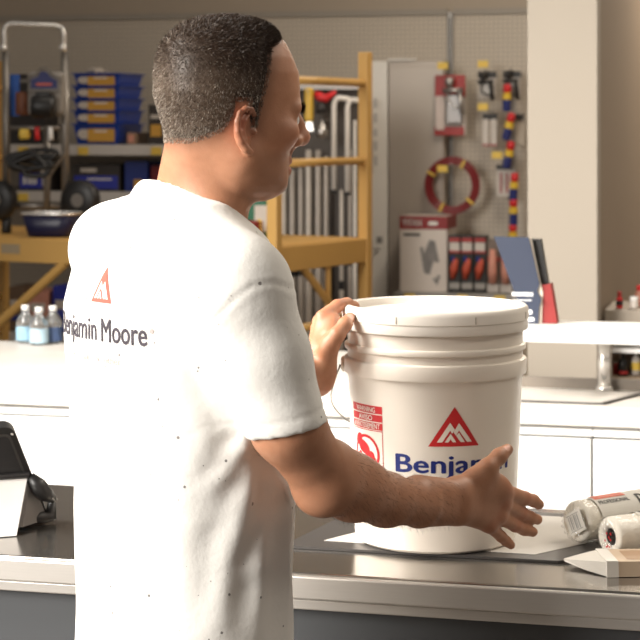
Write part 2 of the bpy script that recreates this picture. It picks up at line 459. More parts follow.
    fd.cone(P(324, 368, 3.015), P(330, 344, 2.998), .0190, .0150, .014)
    fd.cone(P(326, 336, 3.022), P(331, 324, 3.036), .0130, .0110, .014); fd.cone(P(331, 333, 3.016), P(336, 319, 3.045), .0080, .0080, .014)
    fd.chain([P(328, 349, 2.998), P(337, 335, 2.995), P(345, 324.5, 3.005), P(350, 317.5, 3.022)], [.0150, .0128, .0112, .0090], .006)
    for pts, rs in (([(323, 317, 3.045), (337.5, 306, 3.070), (347, 303.5, 3.088), (355, 306, 3.100)], [.0125, .0108, .0098, .0082]),
                    ([(320, 321, 3.075), (336, 307, 3.110), (346, 304.5, 3.128), (354, 307, 3.140)], [.0120, .0105, .0098, .0082]),
                    ([(318, 328, 3.100), (333, 309, 3.145), (344, 306.5, 3.165), (352, 308.5, 3.175)], [.0115, .0100, .0092, .0078]),
                    ([(317, 337, 3.120), (331, 313, 3.175), (341, 308, 3.195), (348, 308.5, 3.203)], [.0105, .0090, .0083, .0072])):
        fd.chain([P(*q) for q in pts], rs, .004)
    V, Q = fd.mesh(); del fd
    V = relax(V, Q, 2, .5)
    return V, Q
BV, BQ = build_body()
BN = normals(BV, BQ)
def hl(V):                                    # world -> head coordinates
    d = V-HC; return d@HF, d@HL, d[:, 2]

# ---- hair line in head coordinates
def hair_mask(x, y, z):
    zlow = np.interp(x, [-.13, -.095, -.065, -.034, -.020, -.014, -.008], [-.047, -.048, -.049, -.036, -.018, .000, .010])
    side = np.interp(z, [-.030, -.015, .0, .02, .0466, .06, .0757, .082, .089, .098, .108, .12], [.016, .0185, .0225, .0275, .0335, .034, .038, .050, .060, .064, .066, .068])
    back = z-zlow
    inf = np.minimum(side-x, z+.028)
    ear = np.where((z > -.058) & (x > -.018), np.maximum(x+.002, z-.004), 1.0)              # bare skin round the ear root
    m = np.minimum(np.where(x < -.012, np.minimum(back, side-x), inf), ear)
    return m
def head_colors(V):
    x, y, z = hl(V)
    inhead = (V[:, 2] > 1.47) & (np.abs(x) < .14) & (np.abs(y) < .11)
    g = lambda c, r: np.exp(-((x-c[0])**2+(np.abs(y)-c[1])**2+(z-c[2])**2)/r**2)
    red = np.where(inhead, .55*g((-.012, .086, -.02), .026)+.35*g((.112, 0, -.045), .016)+.25*g((.06, .045, -.04), .025), 0)
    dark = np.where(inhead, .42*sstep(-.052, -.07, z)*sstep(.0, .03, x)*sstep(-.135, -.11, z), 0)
    m = hair_mask(x, y, z); dark = np.maximum(dark, np.where(inhead, .75*sstep(-.020, .008, m), 0))
    lip = np.where(inhead, .6*np.exp(-((z+.078)/.0085)**2)*sstep(.073, .081, x)*sstep(.022, .016, np.abs(y)), 0)
    for q in ((506, 489, 2.70), (503, 503, 2.70), (498, 516, 2.70), (489, 525, 2.69), (525, 497, 2.75), (521, 513, 2.75), (515, 526, 2.745), (323, 317, 3.04), (338, 306, 3.07)):
        red = np.maximum(red, .3*np.exp(-((V-P(*q))**2).sum(1)/.014**2))
    arm = np.exp(-((V[:, 2]-1.08)/.2)**2)*(V[:, 0] > -.05)*(V[:, 1] < 2.7)
    dark = np.maximum(dark, .25*arm)
    nail = np.zeros(len(V))
    for q, r in (((508.5, 446.5, 2.684), .0065), ((351.0, 316.2, 3.010), .0068)):
        nail = np.maximum(nail, sstep(1.15, .8, np.sqrt(((V-P(*q))**2).sum(1))/r))
    return dict(red=red, dark=dark, lip=lip, nail=nail)

MAN = thing('man', 'man in a paint-flecked white T-shirt seen from behind, both hands at the big white pail', 'person', (TC[0], TC[1], 0), 0)
OFF = np.array((TC[0], TC[1], 0.0))
def child_np(name, V, Q, m, cols=None, parent=MAN): return np_mesh(name, V-OFF, Q, m, parent, True, cols)
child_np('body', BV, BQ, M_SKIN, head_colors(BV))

# ---- eyes and brows
M_EYE = mat('eye_white', (.75, .70, .66), .15, var=.03); M_IRIS = mat('iris', (.05, .03, .02), .1)
for sd in (-1, 1):
    bm = bmesh.new(); bmesh.ops.create_uvsphere(bm, u_segments=20, v_segments=14, radius=.0118)
    c = head(.0775, .0325*sd, -.0165)-OFF
    for v in bm.verts: v.co += Vector(c)
    ey = obj('eye', bm, M_EYE, MAN, True)
    bm = bmesh.new(); bmesh.ops.create_uvsphere(bm, u_segments=16, v_segments=10, radius=.0062)
    c = head(.0775+.0070, .0325*sd+.0005, -.0175)-OFF
    for v in bm.verts: v.co += Vector(c)
    obj('iris', bm, M_IRIS, ey, True)

def hair_mat(name, base):
    m = bpy.data.materials.new(name); m.use_nodes = True; nt = m.node_tree; N, L = nt.nodes, nt.links; b = N['Principled BSDF']
    a = N.new('ShaderNodeAttribute'); a.attribute_name = 'grey'
    r = N.new('ShaderNodeValToRGB'); r.color_ramp.elements[0].color = base; r.color_ramp.elements[1].color = srgb(186, 174, 160)
    e = r.color_ramp.elements.new(.45); e.color = srgb(92, 76, 63)
    L.new(a.outputs['Fac'], r.inputs['Fac']); L.new(r.outputs['Color'], b.inputs['Base Color'])
    b.inputs['Roughness'].default_value = .45; b.inputs['Specular IOR Level'].default_value = .35
    return m
M_HAIR = hair_mat('short_hair', srgb(54, 39, 29)); M_BROW = mat('eyebrow_hair', srgb(34, 24, 18)[:3], .5)

def build_hair():
    x, y, z = hl(BV)
    inh = (z > -.075) & (np.abs(x) < .13) & (np.abs(y) < .0815)
    m = hair_mask(x, y, z)
    # ---- scalp shell: the hair-bearing skin lifted a little
    keep = inh & (m > .001)
    fq = keep[BQ].all(1); Q = BQ[fq]; used = np.unique(Q); rm = np.full(len(BV), -1); rm[used] = np.arange(len(used))
    crown = np.exp(-(((x+.055)/.034)**2+((y)/.036)**2+((z-.100)/.05)**2))
    temple = sstep(.012, .0, m)
    lift = (-.0012+.0034*sstep(-.002, .024, m))*(1-.9*crown)
    V = (BV+BN*lift[:, None])[used]; Q = rm[Q]
    lift *= 1-.75*sstep(.035, .062, x)
    top = sstep(.02, .085, z)
    grey = np.clip(.20+.22*(1-top)*sstep(.05, -.09, x)+.30*sstep(.0, -.05, z)-.40*top*sstep(-.10, .0, x)+.22*sstep(-.075, -.10, x), .02, .9)
    gs = np.clip(grey*.8, 0, 1)[used]
    hair = child_np('hair', V, Q, M_HAIR, dict(grey=gs))
    # ---- strands
    pa = BQ[fq]; n = 60000
    pick = rng.integers(0, len(pa), n); wts = rng.dirichlet((1, 1, 1, 1), n)
    root = (BV[pa[pick]]*wts[..., None]).sum(1); nrm = BN[pa[pick][:, 0]]
    rx, ry, rz = hl(root); mm = hair_mask(rx, ry, rz)
    cr = np.exp(-(((rx+.055)/.034)**2+(ry/.036)**2+((rz-.100)/.05)**2))
    ok = (rng.random(n) < sstep(-.016, .018, mm)*(1-.80*cr))
    root, nrm, rx, ry, rz, mm = root[ok], nrm[ok], rx[ok], ry[ok], rz[ok], mm[ok]
    n = len(root); tp = sstep(.03, .10, rz)
    flow = HF[None]*(.55*tp-.25*(1-tp))[:, None]-UP[None]*(.75*(1-tp))[:, None]+rng.normal(size=(n, 3))*.28
    d = nrm*.55+flow; d /= np.linalg.norm(d, axis=1, keepdims=True)
    ln = (.0045+.0045*tp+.003*rng.random(n))*(.45+.55*sstep(.0, .02, mm))
    tp2 = sstep(.02, .085, rz)
    g = .20+.22*(1-tp2)*sstep(.05, -.09, rx)+.30*sstep(.0, -.05, rz)-.40*tp2*sstep(-.10, .0, rx)+.22*sstep(-.075, -.10, rx)
    g = np.clip(g+rng.normal(size=n)*.20+(rng.random(n) < .10+.18*(1-tp2))*.45, .0, 1)
    me = strands('hair_strands', root+nrm*.0005-OFF, d, ln, .00027, None, None, dict(grey=g), bend=-nrm*.35)
    o = new_obj('hair_strands', me, M_HAIR, hair)
    # ---- eyebrows
    for sd in (-1, 1):
        n = 420; t = rng.random(n); yy = (.014+.034*t); zz = -.003+.006*np.sin(t*2.4)-.006*t**3+rng.normal(size=n)*.0018
        guess = np.array([head(.125, a*sd, b) for a, b in zip(yy, zz)])
        bvh = BODY_BVH; R0, D0 = [], []
        for gp, tt in zip(guess, t):
            org = Vector(gp+HL*sd*.03*0); dr = Vector(-HF-HL*sd*.35*0).normalized()
            hit = bvh.ray_cast(org, dr)
            if hit[0] is None: continue
            R0.append(np.array(hit[0])); dd = HL*sd*1.0+np.array(hit[1])*.45+UP*(.35-.6*tt)+rng.normal(size=3)*.2; D0.append(dd/np.linalg.norm(dd))
        R0, D0 = np.array(R0), np.array(D0)
        me = strands('eyebrow', R0-OFF, D0, np.full(len(R0), .008), .00035, None, None)
        new_obj('eyebrow', me, M_BROW, MAN)
    # ---- hair on the forearm
    ax = WR_R-EL_R; t = ((BV-EL_R)@ax)/(ax@ax); dist = np.linalg.norm(BV-EL_R-t[:, None]*ax, axis=1)
    cand = np.where((t > .02) & (t < .97) & (dist < .06) & (BV[:, 0] > .0) & (BV[:, 1] < 2.76) & (BV[:, 2] > 1.0) & (BV[:, 2] < 1.16))[0]
    pk = rng.choice(cand, 3000); nr = BN[pk]; rt = BV[pk]+rng.normal(size=(len(pk), 3))*.0008
    axn = ax/np.linalg.norm(ax)
    d = nr*.45+axn*.6-UP*.55+rng.normal(size=(len(pk), 3))*.3; d /= np.linalg.norm(d, axis=1, keepdims=True)
    me = strands('arm_hair', rt-OFF, d, .006+.007*rng.random(len(pk)), .00009, None, None, bend=-nr*.3-UP*.2)
    new_obj('arm_hair', me, M_BROW, MAN)
BODY_BVH = BVHTree.FromPolygons([tuple(v) for v in BV], [tuple(q) for q in BQ.tolist()])
build_hair()

# ---- the T-shirt
def seg_dist(V, a, b):
    a, b = np.array(a), np.array(b); ba = b-a; t = np.clip(((V-a)@ba)/(ba@ba), 0, 1)
    return np.linalg.norm(V-a-t[:, None]*ba, axis=1), t
def build_shirt():
    h = .0038
    fd = Field((-.48, 2.16, .68), (.16, 2.98, 1.55), h)
    zs = [.66, .75, .90, 1.0, 1.10, 1.20, 1.28, 1.34, 1.39, 1.43, 1.46]
    fr = [.128, .128, .128, .130, .130, .128, .124, .118, .108, .090, .070]
    bk = [.118, .118, .118, .118, .120, .126, .130, .130, .120, .100, .080]
    wd = [.166, .166, .166, .166, .166, .172, .184, .186, .172, .134, .095]
    sR = P(287.5, 430, 2.330)
    fd.chain([SH_R-UP*.005, SH_R+(sR-SH_R)*.5, SH_R+(sR-SH_R)*1.25], [.055, .0550, .0530], .02)
    sL = SH_L+(EL_L-SH_L)*.72
    fd.chain([SH_L-UP*.008, SH_L+(sL-SH_L)*1.3], [.0575, .056], .02)
    aR = (sR-SH_R)/np.linalg.norm(sR-SH_R); aL = (sL-SH_L)/np.linalg.norm(sL-SH_L)
    nR = aR+np.array((-.12, .0, 0)); nR /= np.linalg.norm(nR)
    fd.clip(sR, nR, sR-.13+aR*.07, sR+.13+aR*.07); fd.clip(sL, aL, sL-.13+aL*.07, sL+.13+aL*.07)
    fd.cone(sR-aR*.035, sR+aR*.06, .0430, .0440, .0, 'sub'); fd.cone(sL-aL*.035, sL+aL*.06, .048, .050, .0, 'sub')
    # ---- trunk, shoulders, neck
    fd.stack(TC, TF, zs, fr, bk, wd, k=.03, n=2.3)
    fd.cone(NB+UP*.000-TF*.01, SH_R-UP*.002, .057, .048, .05); fd.cone(NB+UP*.000-TF*.01, SH_L+UP*.004, .056, .052, .05)
    fd.cone(NB-UP*.05-TF*.015, NB+UP*.022-TF*.002+np.array((.006, 0, 0)), .072, .0580, .05)
    fd.cone(NB-UP*.005+np.array((-.004, .01, 0)), head(-.027, 0, -.035)+UP*.02, .0590, .0570, .003, 'sub')
    # the neckline: lower at the front
    nn = UP+TF*.62+TR*.05; nn /= np.linalg.norm(nn)
    cb = NB+UP*.002
    fd.clip(cb, nn, NB-.10-UP*.0, NB+.11)
    V, Q = fd.mesh(); V = relax(V, Q, 6, .5)
    N = normals(V, Q)
    # ---- collar rib and cuff stitch
    dpl = np.zeros(len(V))
    ring = (V-cb)@nn; rad = np.linalg.norm((V-NB)-((V-NB)@UP)[:, None]*UP, axis=1)
    nearneck = rad < .105
    dpl += np.where(nearneck, .0016*sstep(-.020, -.0175, ring)-.0008*np.exp(-((ring+.020)/.0028)**2), 0)
    cu = (V-sR)@nR; onR = np.linalg.norm(V-sR-((V-sR)@aR)[:, None]*aR, axis=1) < .09
    onR &= (cu > -.06) & (V[:, 2] < SH_R[2])
    dpl += np.where(onR, -.0012*np.exp(-((cu+.020)/.0022)**2), 0)
    # armhole seam
    seam = np.full(len(V), 1.0); sp_ = [P(192, 342, 2.33), P(215, 318, 2.32), P(238, 294, 2.31), P(254, 283, 2.30), P(274, 281, 2.30), P(293, 290, 2.30)]
    for pa_, pb_ in zip(sp_, sp_[1:]):
        A2, B2 = pa_[[0, 2]], pb_[[0, 2]]; ba_ = B2-A2; W2 = V[:, [0, 2]]*1.0; tt_ = np.clip(((W2-A2)@ba_)/(ba_@ba_), 0, 1)
        seam = np.minimum(seam, np.linalg.norm(W2-A2-tt_[:, None]*ba_, axis=1))
    dpl += np.where(N[:, 1] < .1, -.0013*np.exp(-(seam/.0028)**2)+.0006*np.exp(-((seam-.007)/.004)**2), 0)
    # ---- folds: (start, end, width, height)
    dn = 2.36
    F = [((250, 442, 2.35), (205, 500, 2.36), 11, 5.5), ((247, 446, 2.35), (190, 462, 2.37), 9, 4.0), ((254, 452, 2.36), (236, 560, 2.37), 12, 6.0), ((205, 350, 2.34), (240, 440, 2.35), 11, 4.5),
         ((176, 372, 2.36), (215, 440, 2.36), 12, 3.5), ((150, 372, 2.38), (190, 470, 2.37), 13, 3.2), ((120, 420, 2.40), (165, 540, 2.38), 15, 3.4), ((95, 440, 2.43), (110, 600, 2.41), 14, 3.0),
         ((236, 500, 2.36), (214, 640, 2.36), 13, 5.5), ((262, 520, 2.38), (256, 645, 2.37), 12, 4.8), ((285, 520, 2.43), (280, 640, 2.42), 11, 4.5), ((190, 520, 2.37), (186, 645, 2.37), 15, 4.0),
         ((150, 540, 2.39), (140, 650, 2.39), 15, 3.2), ((258, 330, 2.29), (280, 415, 2.31), 9, 2.4), ((236, 350, 2.30), (252, 430, 2.31), 8, 2.6), ((240, 400, 2.30), (300, 380, 2.32), 8, 1.8),
         ((160, 215, 2.45), (215, 262, 2.38), 12, 1.6), ((110, 225, 2.50), (150, 290, 2.42), 14, 1.6), ((80, 330, 2.45), (92, 440, 2.43), 12, 2.2), ((225, 470, 2.36), (180, 500, 2.37), 9, 3.2),
         ((265, 470, 2.38), (292, 500, 2.43), 9, 3.0), ((255, 565, 2.37), (205, 596, 2.37), 10, 3.4), ((225, 505, 2.36), (175, 540, 2.37), 10, 2.8), ((210, 400, 2.35), (170, 440, 2.37), 10, 2.4), ((130, 470, 2.39), (100, 500, 2.42), 13, 2.0)]
    for a, b, w, hgt in F:
        a, b = P(*a), P(*b); d, t = seg_dist(V, a, b)
        mm = 1/780.0
        dpl += hgt*.001*np.exp(-(d/(w*mm))**2)*np.sin(np.pi*np.clip(.15+t*.8, 0, 1))
        dpl -= hgt*.0004*np.exp(-((d-w*mm*1.7)/(w*mm))**2)*np.sin(np.pi*np.clip(.15+t*.8, 0, 1))
    # general rumple
    s, t, z = (V-TC)@TR, (V-TC)@TF, V[:, 2]
    low = sstep(1.42, 1.1, z)
    rp = np.zeros(len(V))
    for k in range(16):
        dv = rng.normal(size=3)*np.array((1, 1, .45)); dv /= np.linalg.norm(dv); fr_ = 14+6*k; ph = rng.random(3)*6.28
        rp += np.sin((V@dv)*fr_+ph[0]+1.6*np.sin(V[:, 2]*9+ph[1])+1.3*np.sin(s*11+ph[2]))*(1.0/(1+.25*k))
    dpl += rp*.0010*(.40+.60*low)
    tight = nearneck
    V = V+N*np.where(tight & (ring > -.024), dpl*.6, dpl)[:, None]
    return V, Q
SV, SQ = build_shirt()
def shirt_mat():
    m = bpy.data.materials.new('white_cotton'); m.use_nodes = True; nt = m.node_tree; N, L = nt.nodes, nt.links; b = N['Principled BSDF']
    tc = N.new('ShaderNodeTexCoord')
    def mixc(f, A, B):
        x = N.new('ShaderNodeMix'); x.data_type = 'RGBA'; L.new(f, x.inputs['Factor'])
        if isinstance(A, tuple): x.inputs['A'].default_value = A
        else: L.new(A, x.inputs['A'])
        x.inputs['B'].default_value = B; return x.outputs['Result']
    nz = N.new('ShaderNodeTexNoise'); nz.inputs['Scale'].default_value = 9; L.new(tc.outputs['Object'], nz.inputs['Vector'])
    c = mixc(nz.outputs['Fac'], (.77, .745, .705, 1), (.83, .81, .77, 1))
    for sc, thr, gate, col in ((47, .085, .64, (.08, .07, .07, 1)), (26, .060, .52, (.12, .10, .10, 1)), (17, .033, .66, (.42, .05, .03, 1)), (80, .08, .70, (.30, .27, .25, 1))):
        v = N.new('ShaderNodeTexVoronoi'); v.inputs['Scale'].default_value = sc; L.new(tc.outputs['Object'], v.inputs['Vector'])
        g = N.new('ShaderNodeTexNoise'); g.inputs['Scale'].default_value = 7.3; L.new(tc.outputs['Object'], g.inputs['Vector'])
        lt = N.new('ShaderNodeMath'); lt.operation = 'LESS_THAN'; L.new(v.outputs['Distance'], lt.inputs[0]); lt.inputs[1].default_value = thr
        gt = N.new('ShaderNodeMath'); gt.operation = 'GREATER_THAN'; L.new(v.outputs['Color'], gt.inputs[0]); gt.inputs[1].default_value = gate
        ml = N.new('ShaderNodeMath'); ml.operation = 'MULTIPLY'; L.new(lt.outputs[0], ml.inputs[0]); L.new(gt.outputs[0], ml.inputs[1])
        m2 = N.new('ShaderNodeMath'); m2.operation = 'MULTIPLY'; L.new(ml.outputs[0], m2.inputs[0]); m2.inputs[1].default_value = .8
        c = mixc(m2.outputs[0], c, col)
    L.new(c, b.inputs['Base Color']); b.inputs['Roughness'].default_value = .9; b.inputs['Specular IOR Level'].default_value = .15
    b.inputs['Sheen Weight'].default_value = .15
    n2 = N.new('ShaderNodeTexNoise'); n2.inputs['Scale'].default_value = 26; n2.inputs['Detail'].default_value = 6; n2.inputs['Roughness'].default_value = .6; L.new(tc.outputs['Object'], n2.inputs['Vector'])
    bp = N.new('ShaderNodeBump'); bp.inputs['Strength'].default_value = .35; bp.inputs['Distance'].default_value = .006
    L.new(n2.outputs['Fac'], bp.inputs['Height']); L.new(bp.outputs['Normal'], b.inputs['Normal'])
    return m
M_SHIRT = shirt_mat()
SHIRT = child_np('t_shirt', SV, SQ, M_SHIRT); SHIRT['label'] = 'white cotton T-shirt with a red peak logo and paint specks'
SHIRT_BVH = BVHTree.FromPolygons([tuple(v) for v in SV], [tuple(q) for q in SQ.tolist()])
def on_shirt(name, bm, m, s0, z0, lift=.0009, row=0):
    """lay flat artwork (x across the back, z up) on the back of the shirt"""
    bmesh.ops.triangulate(bm, faces=bm.faces[:])
    slice_x(bm, .006); slice_z(bm, .012)
    for v in list(bm.verts):
        x, z = v.co.x, v.co.z
        o = torso(s0+x, -.6, z0+z)
        hit = SHIRT_BVH.ray_cast(Vector(o), Vector(TF))
        if hit[0] is None: bm.verts.remove(v); continue
        v.co = hit[0]-Vector(TF)*lift-Vector(OFF)
    return obj(name, bm, m, SHIRT)
M_PRINT = mat('faded_print', srgb(72, 66, 74)[:3], .8, var=.5, scale=60); M_PRED = mat('faded_red_print', srgb(222, 92, 78)[:3], .8, var=.2, scale=80)
M_PPALE = mat('pale_print', srgb(176, 166, 162)[:3], .85); M_PWHITE = mat('shirt_peak_print', (.83, .80, .76), .9)
bm = text_bm('Benjamin Moore', width=.216, height=.031, bold=.017)
on_shirt('shirt_lettering', bm, M_PRINT, -.014, 1.303)
tri, pk = peak_logo(); Sx = Matrix.Diagonal((.048, .048, .056, 1))
on_shirt('shirt_logo', move_bm(tri, Sx), M_PRED, .002, 1.352)
on_shirt('shirt_logo_peaks', move_bm(pk, Sx), M_PWHITE, .002, 1.352, .0016)
bm = text_bm('Paint like no other', width=.12, height=.010)
on_shirt('shirt_tagline', bm, M_PPALE, -.012, 1.275)
bm = bmesh.new(); bmesh.ops.create_circle(bm, cap_ends=True, radius=.0032, segments=14)
for v in bm.verts: v.co = Vector((v.co.x, 0, v.co.y))
on_shirt('registered_mark', bm, M_PPALE, .101, 1.322)

# ---- trousers and shoes (below the picture's lower edge)
M_TROUSER = mat('white_canvas', (.72, .70, .66), .9, bump=.2); M_SHOE = mat('worn_leather', (.10, .07, .05), .6)
fd = Field((-.52, 2.18, .03), (.16, 2.86, 1.0), .010)
fd.stack(TC, TF, [.62, .80, .98], [.105, .105, .105], [.10, .105, .10], [.155, .155, .145], k=0)
for s in (-1, 1):
    fd.chain([torso(.085*s, 0, .80), torso(.095*s, .015, .48), torso(.105*s, 0, .06)], [.098, .078, .068], .03)
V, Q = fd.mesh(); child_np('trousers', relax(V, Q, 2), Q, M_TROUSER)
for s in (-1, 1):
    fd = Field(torso(.105*s, 0, 0)-.22, torso(.105*s, 0, 0)+.24, .007)
    fd.chain([torso(.105*s, -.05, .042), torso(.108*s, .06, .042), torso(.112*s, .15, .034)], [.041, .043, .034], .03)
    fd.cone(torso(.105*s, -.02, .05), torso(.105*s, -.015, .12), .043, .042, .03)
    fd.clip((0, 0, 0), (0, 0, -1), torso(.105*s, 0, 0)-.22, torso(.105*s, 0, 0)+.24)
    V, Q = fd.mesh(); child_np('shoe', relax(V, Q, 1), Q, M_SHOE)
# ================================================================== counters and what stands on them
H1 = .895                                     # height of both counters
M_STEEL = mat('brushed_steel', (.40, .375, .345), .17, metal=.92, var=.05, scale=6, bump=.03, bscale=40, stretch=(2, 60, 60))
M_STEEL_E = mat('steel_edge', (.62, .585, .545), .40, metal=.75, var=.06, scale=8, stretch=(2, 60, 60))
M_GREY = mat('charcoal_laminate', (.070, .073, .078), .45, var=.10, scale=3)
M_WHITE = mat('white_laminate', (.84, .83, .81), .35, var=.01)
M_STONE = mat('pale_stone', (.70, .66, .61), .5, var=.14, scale=9)
M_DARK = mat('black_plastic', (.014, .013, .013), .42, var=.1); M_GAP = mat('shadow_gap', (.03, .028, .026), .8)
# ---- near counter
v0, v1 = 2.778, 3.357
t = thing('service_counter', 'near counter with a brushed steel top and charcoal front panel', 'counter', R(-.3, v0, 0))
W = 3.6; D = v1-v0
obj('countertop', box((0, D/2, H1-.016), (W, D, .032), .004), M_STEEL, t)
obj('edge_strip', box((0, -.003, H1-.021), (W, .012, .036), .003), M_STEEL_E, t)
obj('trim_strip', box((0, .006, H1-.048), (W, .016, .016), .002), M_STEEL_E, t)
obj('front_panel', box((0, .04, (H1-.056+.10)/2), (W-.02, .03, H1-.056-.10)), M_GREY, t)
obj('carcass', box((0, .06+(D-.08)/2, (H1-.034+.08)/2), (W-.02, D-.08, H1-.034-.08)), M_WHITE, t)
obj('toe_kick', box((0, D/2+.02, .05), (W-.04, D-.14, .10)), M_GAP, t)
# ---- back counter
b0, b1 = 4.607, 4.945
vdeep = 5.60; udeep = -1.02
t = thing('back_counter_top', 'pale polished stone worktop over the white drawer units', 'countertop', R(0, b0, 0))
poly = [(-3.4, 0), (1.6, 0), (1.6, b1-b0), (udeep, b1-b0), (udeep, vdeep-b0), (-3.4, vdeep-b0)]
bm = bmesh.new(); A = [bm.verts.new((x, y, H1)) for x, y in poly]; B = [bm.verts.new((x, y, H1-.048)) for x, y in poly]
bm.faces.new(A); bm.faces.new(B[::-1])
for i in range(6): bm.faces.new((A[i], B[i], B[(i+1) % 6], A[(i+1) % 6]))
bmesh.ops.bevel(bm, geom=[e for e in bm.edges if abs(e.verts[0].co.z-e.verts[1].co.z) < .001], offset=.003, segments=2, affect='EDGES')
obj('slab', bm, M_STONE, t)
t2 = obj('upstand', box(((udeep+1.6)/2+.02, b1-b0-.008, H1+.014), (1.6-udeep-.04, .016, .028), .002), mat('taupe_trim', (.20, .17, .14), .4), t)
units = [(-3.47, -2.47, 'white drawer unit under the stone worktop, behind the black tablet'), (-2.47, -1.47, 'white drawer unit of the back counter, mostly hidden behind the man'),
         (-1.47, -.47, 'white drawer unit of the back counter behind the big pail'), (-.47, .53, 'white drawer unit of the back counter behind the wrapped rollers')]
for a, b, lab in units:
    t = thing('drawer_unit', lab, 'cabinet', R((a+b)/2, b0, 0), -ANG, 'white drawer units of the back counter')
    dd = .33 if b > udeep-.1 else .9
    obj('carcass', box((0, .03+dd/2, (H1-.05+.08)/2), (.996, dd-.03, H1-.05-.08)), M_WHITE, t)
    obj('top_rail', box((0, .022, H1-.064), (.998, .016, .018)), M_WHITE, t)
    obj('drawer_front', box((0, .018, H1-.075-.19), (.994, .020, .37), .002), M_WHITE, t)
    obj('drawer_front', box((0, .018, H1-.075-.38-.19), (.994, .020, .37), .002), M_WHITE, t)
    obj('toe_kick', box((0, .06+dd/2-.04, .04), (.99, dd-.1, .08)), M_GAP, t)
# ---- raised shelf
M_CHROME = mat('polished_steel', (.86, .83, .79), .26, metal=.75, var=.02)
t = thing('raised_shelf', 'white raised shelf on round steel posts above the back counter', 'shelf', R(0, b0, 0))
ua = S(470, 330, 4.62)[0]
sw = 1.3
obj('shelf_board', box((ua+sw/2, .012+.165, 1.0605), (sw, .33, .023), .003), M_WHITE, t)
up, _ = uv_at(604.5, 4.905)
for u in (up, up+.62):
    obj('post', lathe([(.0185, H1+.001), (.0185, 1.0490)], 24, (u, 4.905-b0, 0), True, True), M_CHROME, t, True)
    obj('post_collar', lathe([(.023, H1+.0005), (.023, H1+.012), (.0185, H1+.014)], 24, (u, 4.905-b0, 0), True, True), M_CHROME, t, True)
# ---- pads
M_PAD = mat('beige_pad', (.62, .585, .54), .5, var=.03); M_RUB = mat('dark_pad_edge', (.055, .05, .048), .35)
def plate(name, label, poly, inset_poly, z, group):
    c = R(*poly[0]); t = thing(name, label, 'mat', (c.x, c.y, z), 0, group)
    pl = lambda q, zz: [tuple(R(*p)-Vector((c.x, c.y, 0))+Vector((0, 0, zz))) for p in q]
    def slab(q, z0, z1):
        bm = bmesh.new(); a = [bm.verts.new(p) for p in pl(q, z1)]; b = [bm.verts.new(p) for p in pl(q, z0)]; n = len(q)
        bm.faces.new(a); bm.faces.new(b[::-1])
        for i in range(n): bm.faces.new((a[i], b[i], b[(i+1) % n], a[(i+1) % n]))
        return bm
    obj('backing', slab(poly, .0005, .0045), M_RUB, t); obj('surface', slab(inset_poly, .0046, .0052), M_PAD, t)
plate('counter_mat', 'thin dark-edged pad with a beige face under the big pail', [(-.80, 2.935), (-.352, 2.935), (-.335, 2.945), (-.292, 3.06), (-.292, 3.30), (-.74, 3.30)],
      [(-.742, 2.985), (-.392, 2.968), (-.322, 3.07), (-.322, 3.268), (-.60, 3.268)], H1, 'counter pads')
pu = lambda px, v: uv_at(px, v)[0]
plate('counter_mat', 'thin dark-edged pad lying on the back counter beside the post', [(-1.0, 4.655), (pu(604, 4.655), 4.655), (pu(646, 4.872), 4.872), (-.94, 4.872)],
      [(-.98, 4.662), (pu(601, 4.662), 4.662), (pu(638, 4.862), 4.862), (-.93, 4.862)], H1, 'counter pads')

# ---- the pail
M_PAIL = mat('white_pail_plastic', (.82, .75, .665), .34, var=.015, sss=.0, bump=.02, bscale=120)
M_LID = mat('white_lid_plastic', (.82, .765, .695), .36, var=.015)
zb = H1+.0055; zt = 1.2875
PC = P(435, 300, 3.10); PC = np.array((PC[0], 3.10))
PAIL = thing('paint_pail', 'big white plastic paint pail with a red peak logo, held by the man', 'bucket', (PC[0], PC[1], zb), 0)
q = lambda y: EYE-(y-HY)/FOC*3.10-zb            # side silhouette row -> height above the pail's base
prof = [(.0, .004), (.118, .004), (.126, 0), (.1315, .004), (.1325, .012), (.1435, q(377)), (.1450, q(374)), (.1455, q(371)), (.1500, q(370.5)), (.1508, q(369)), (.1512, q(357.5)), (.1505, q(356)), (.1450, q(354.8)), (.1448, q(347.5)),
        (.1495, q(346.5)), (.1500, q(345)), (.1500, q(342.6)), (.1492, q(341.6)), (.1450, q(340.8)), (.1452, q(316))]
obj('pail_body', lathe(prof, 96), M_PAIL, PAIL, True)
H = zt-zb
lid = [(.1458, q(327.6)), (.1525, q(326.8)), (.1535, q(325.4)), (.1530, q(317)), (.1545, q(316.5)), (.1545, q(308.5)), (.1530, q(305)), (.1500, q(303.5)), (.1445, q(303.2)), (.1415, q(304.6)), (.1395, q(310)), (.1380, q(311)), (.0, q(311))]
lid_o = obj('lid', lathe(lid, 96), M_LID, PAIL, True)
for o in PAIL.children:
    md = o.modifiers.new('crease', 'EDGE_SPLIT'); md.split_angle = math.radians(38)
for a in (-117, -69, -21, 27, 75, 123, 171):
    ar = math.radians(a)
    obj('tear_slot', box((.1541*math.cos(ar), .1541*math.sin(ar), q(312.0)), (.002, .0020, .011), .0, Matrix.Rotation(ar, 3, 'Z')), mat('slot_shadow', (.46, .41, .36), .7), lid_o)
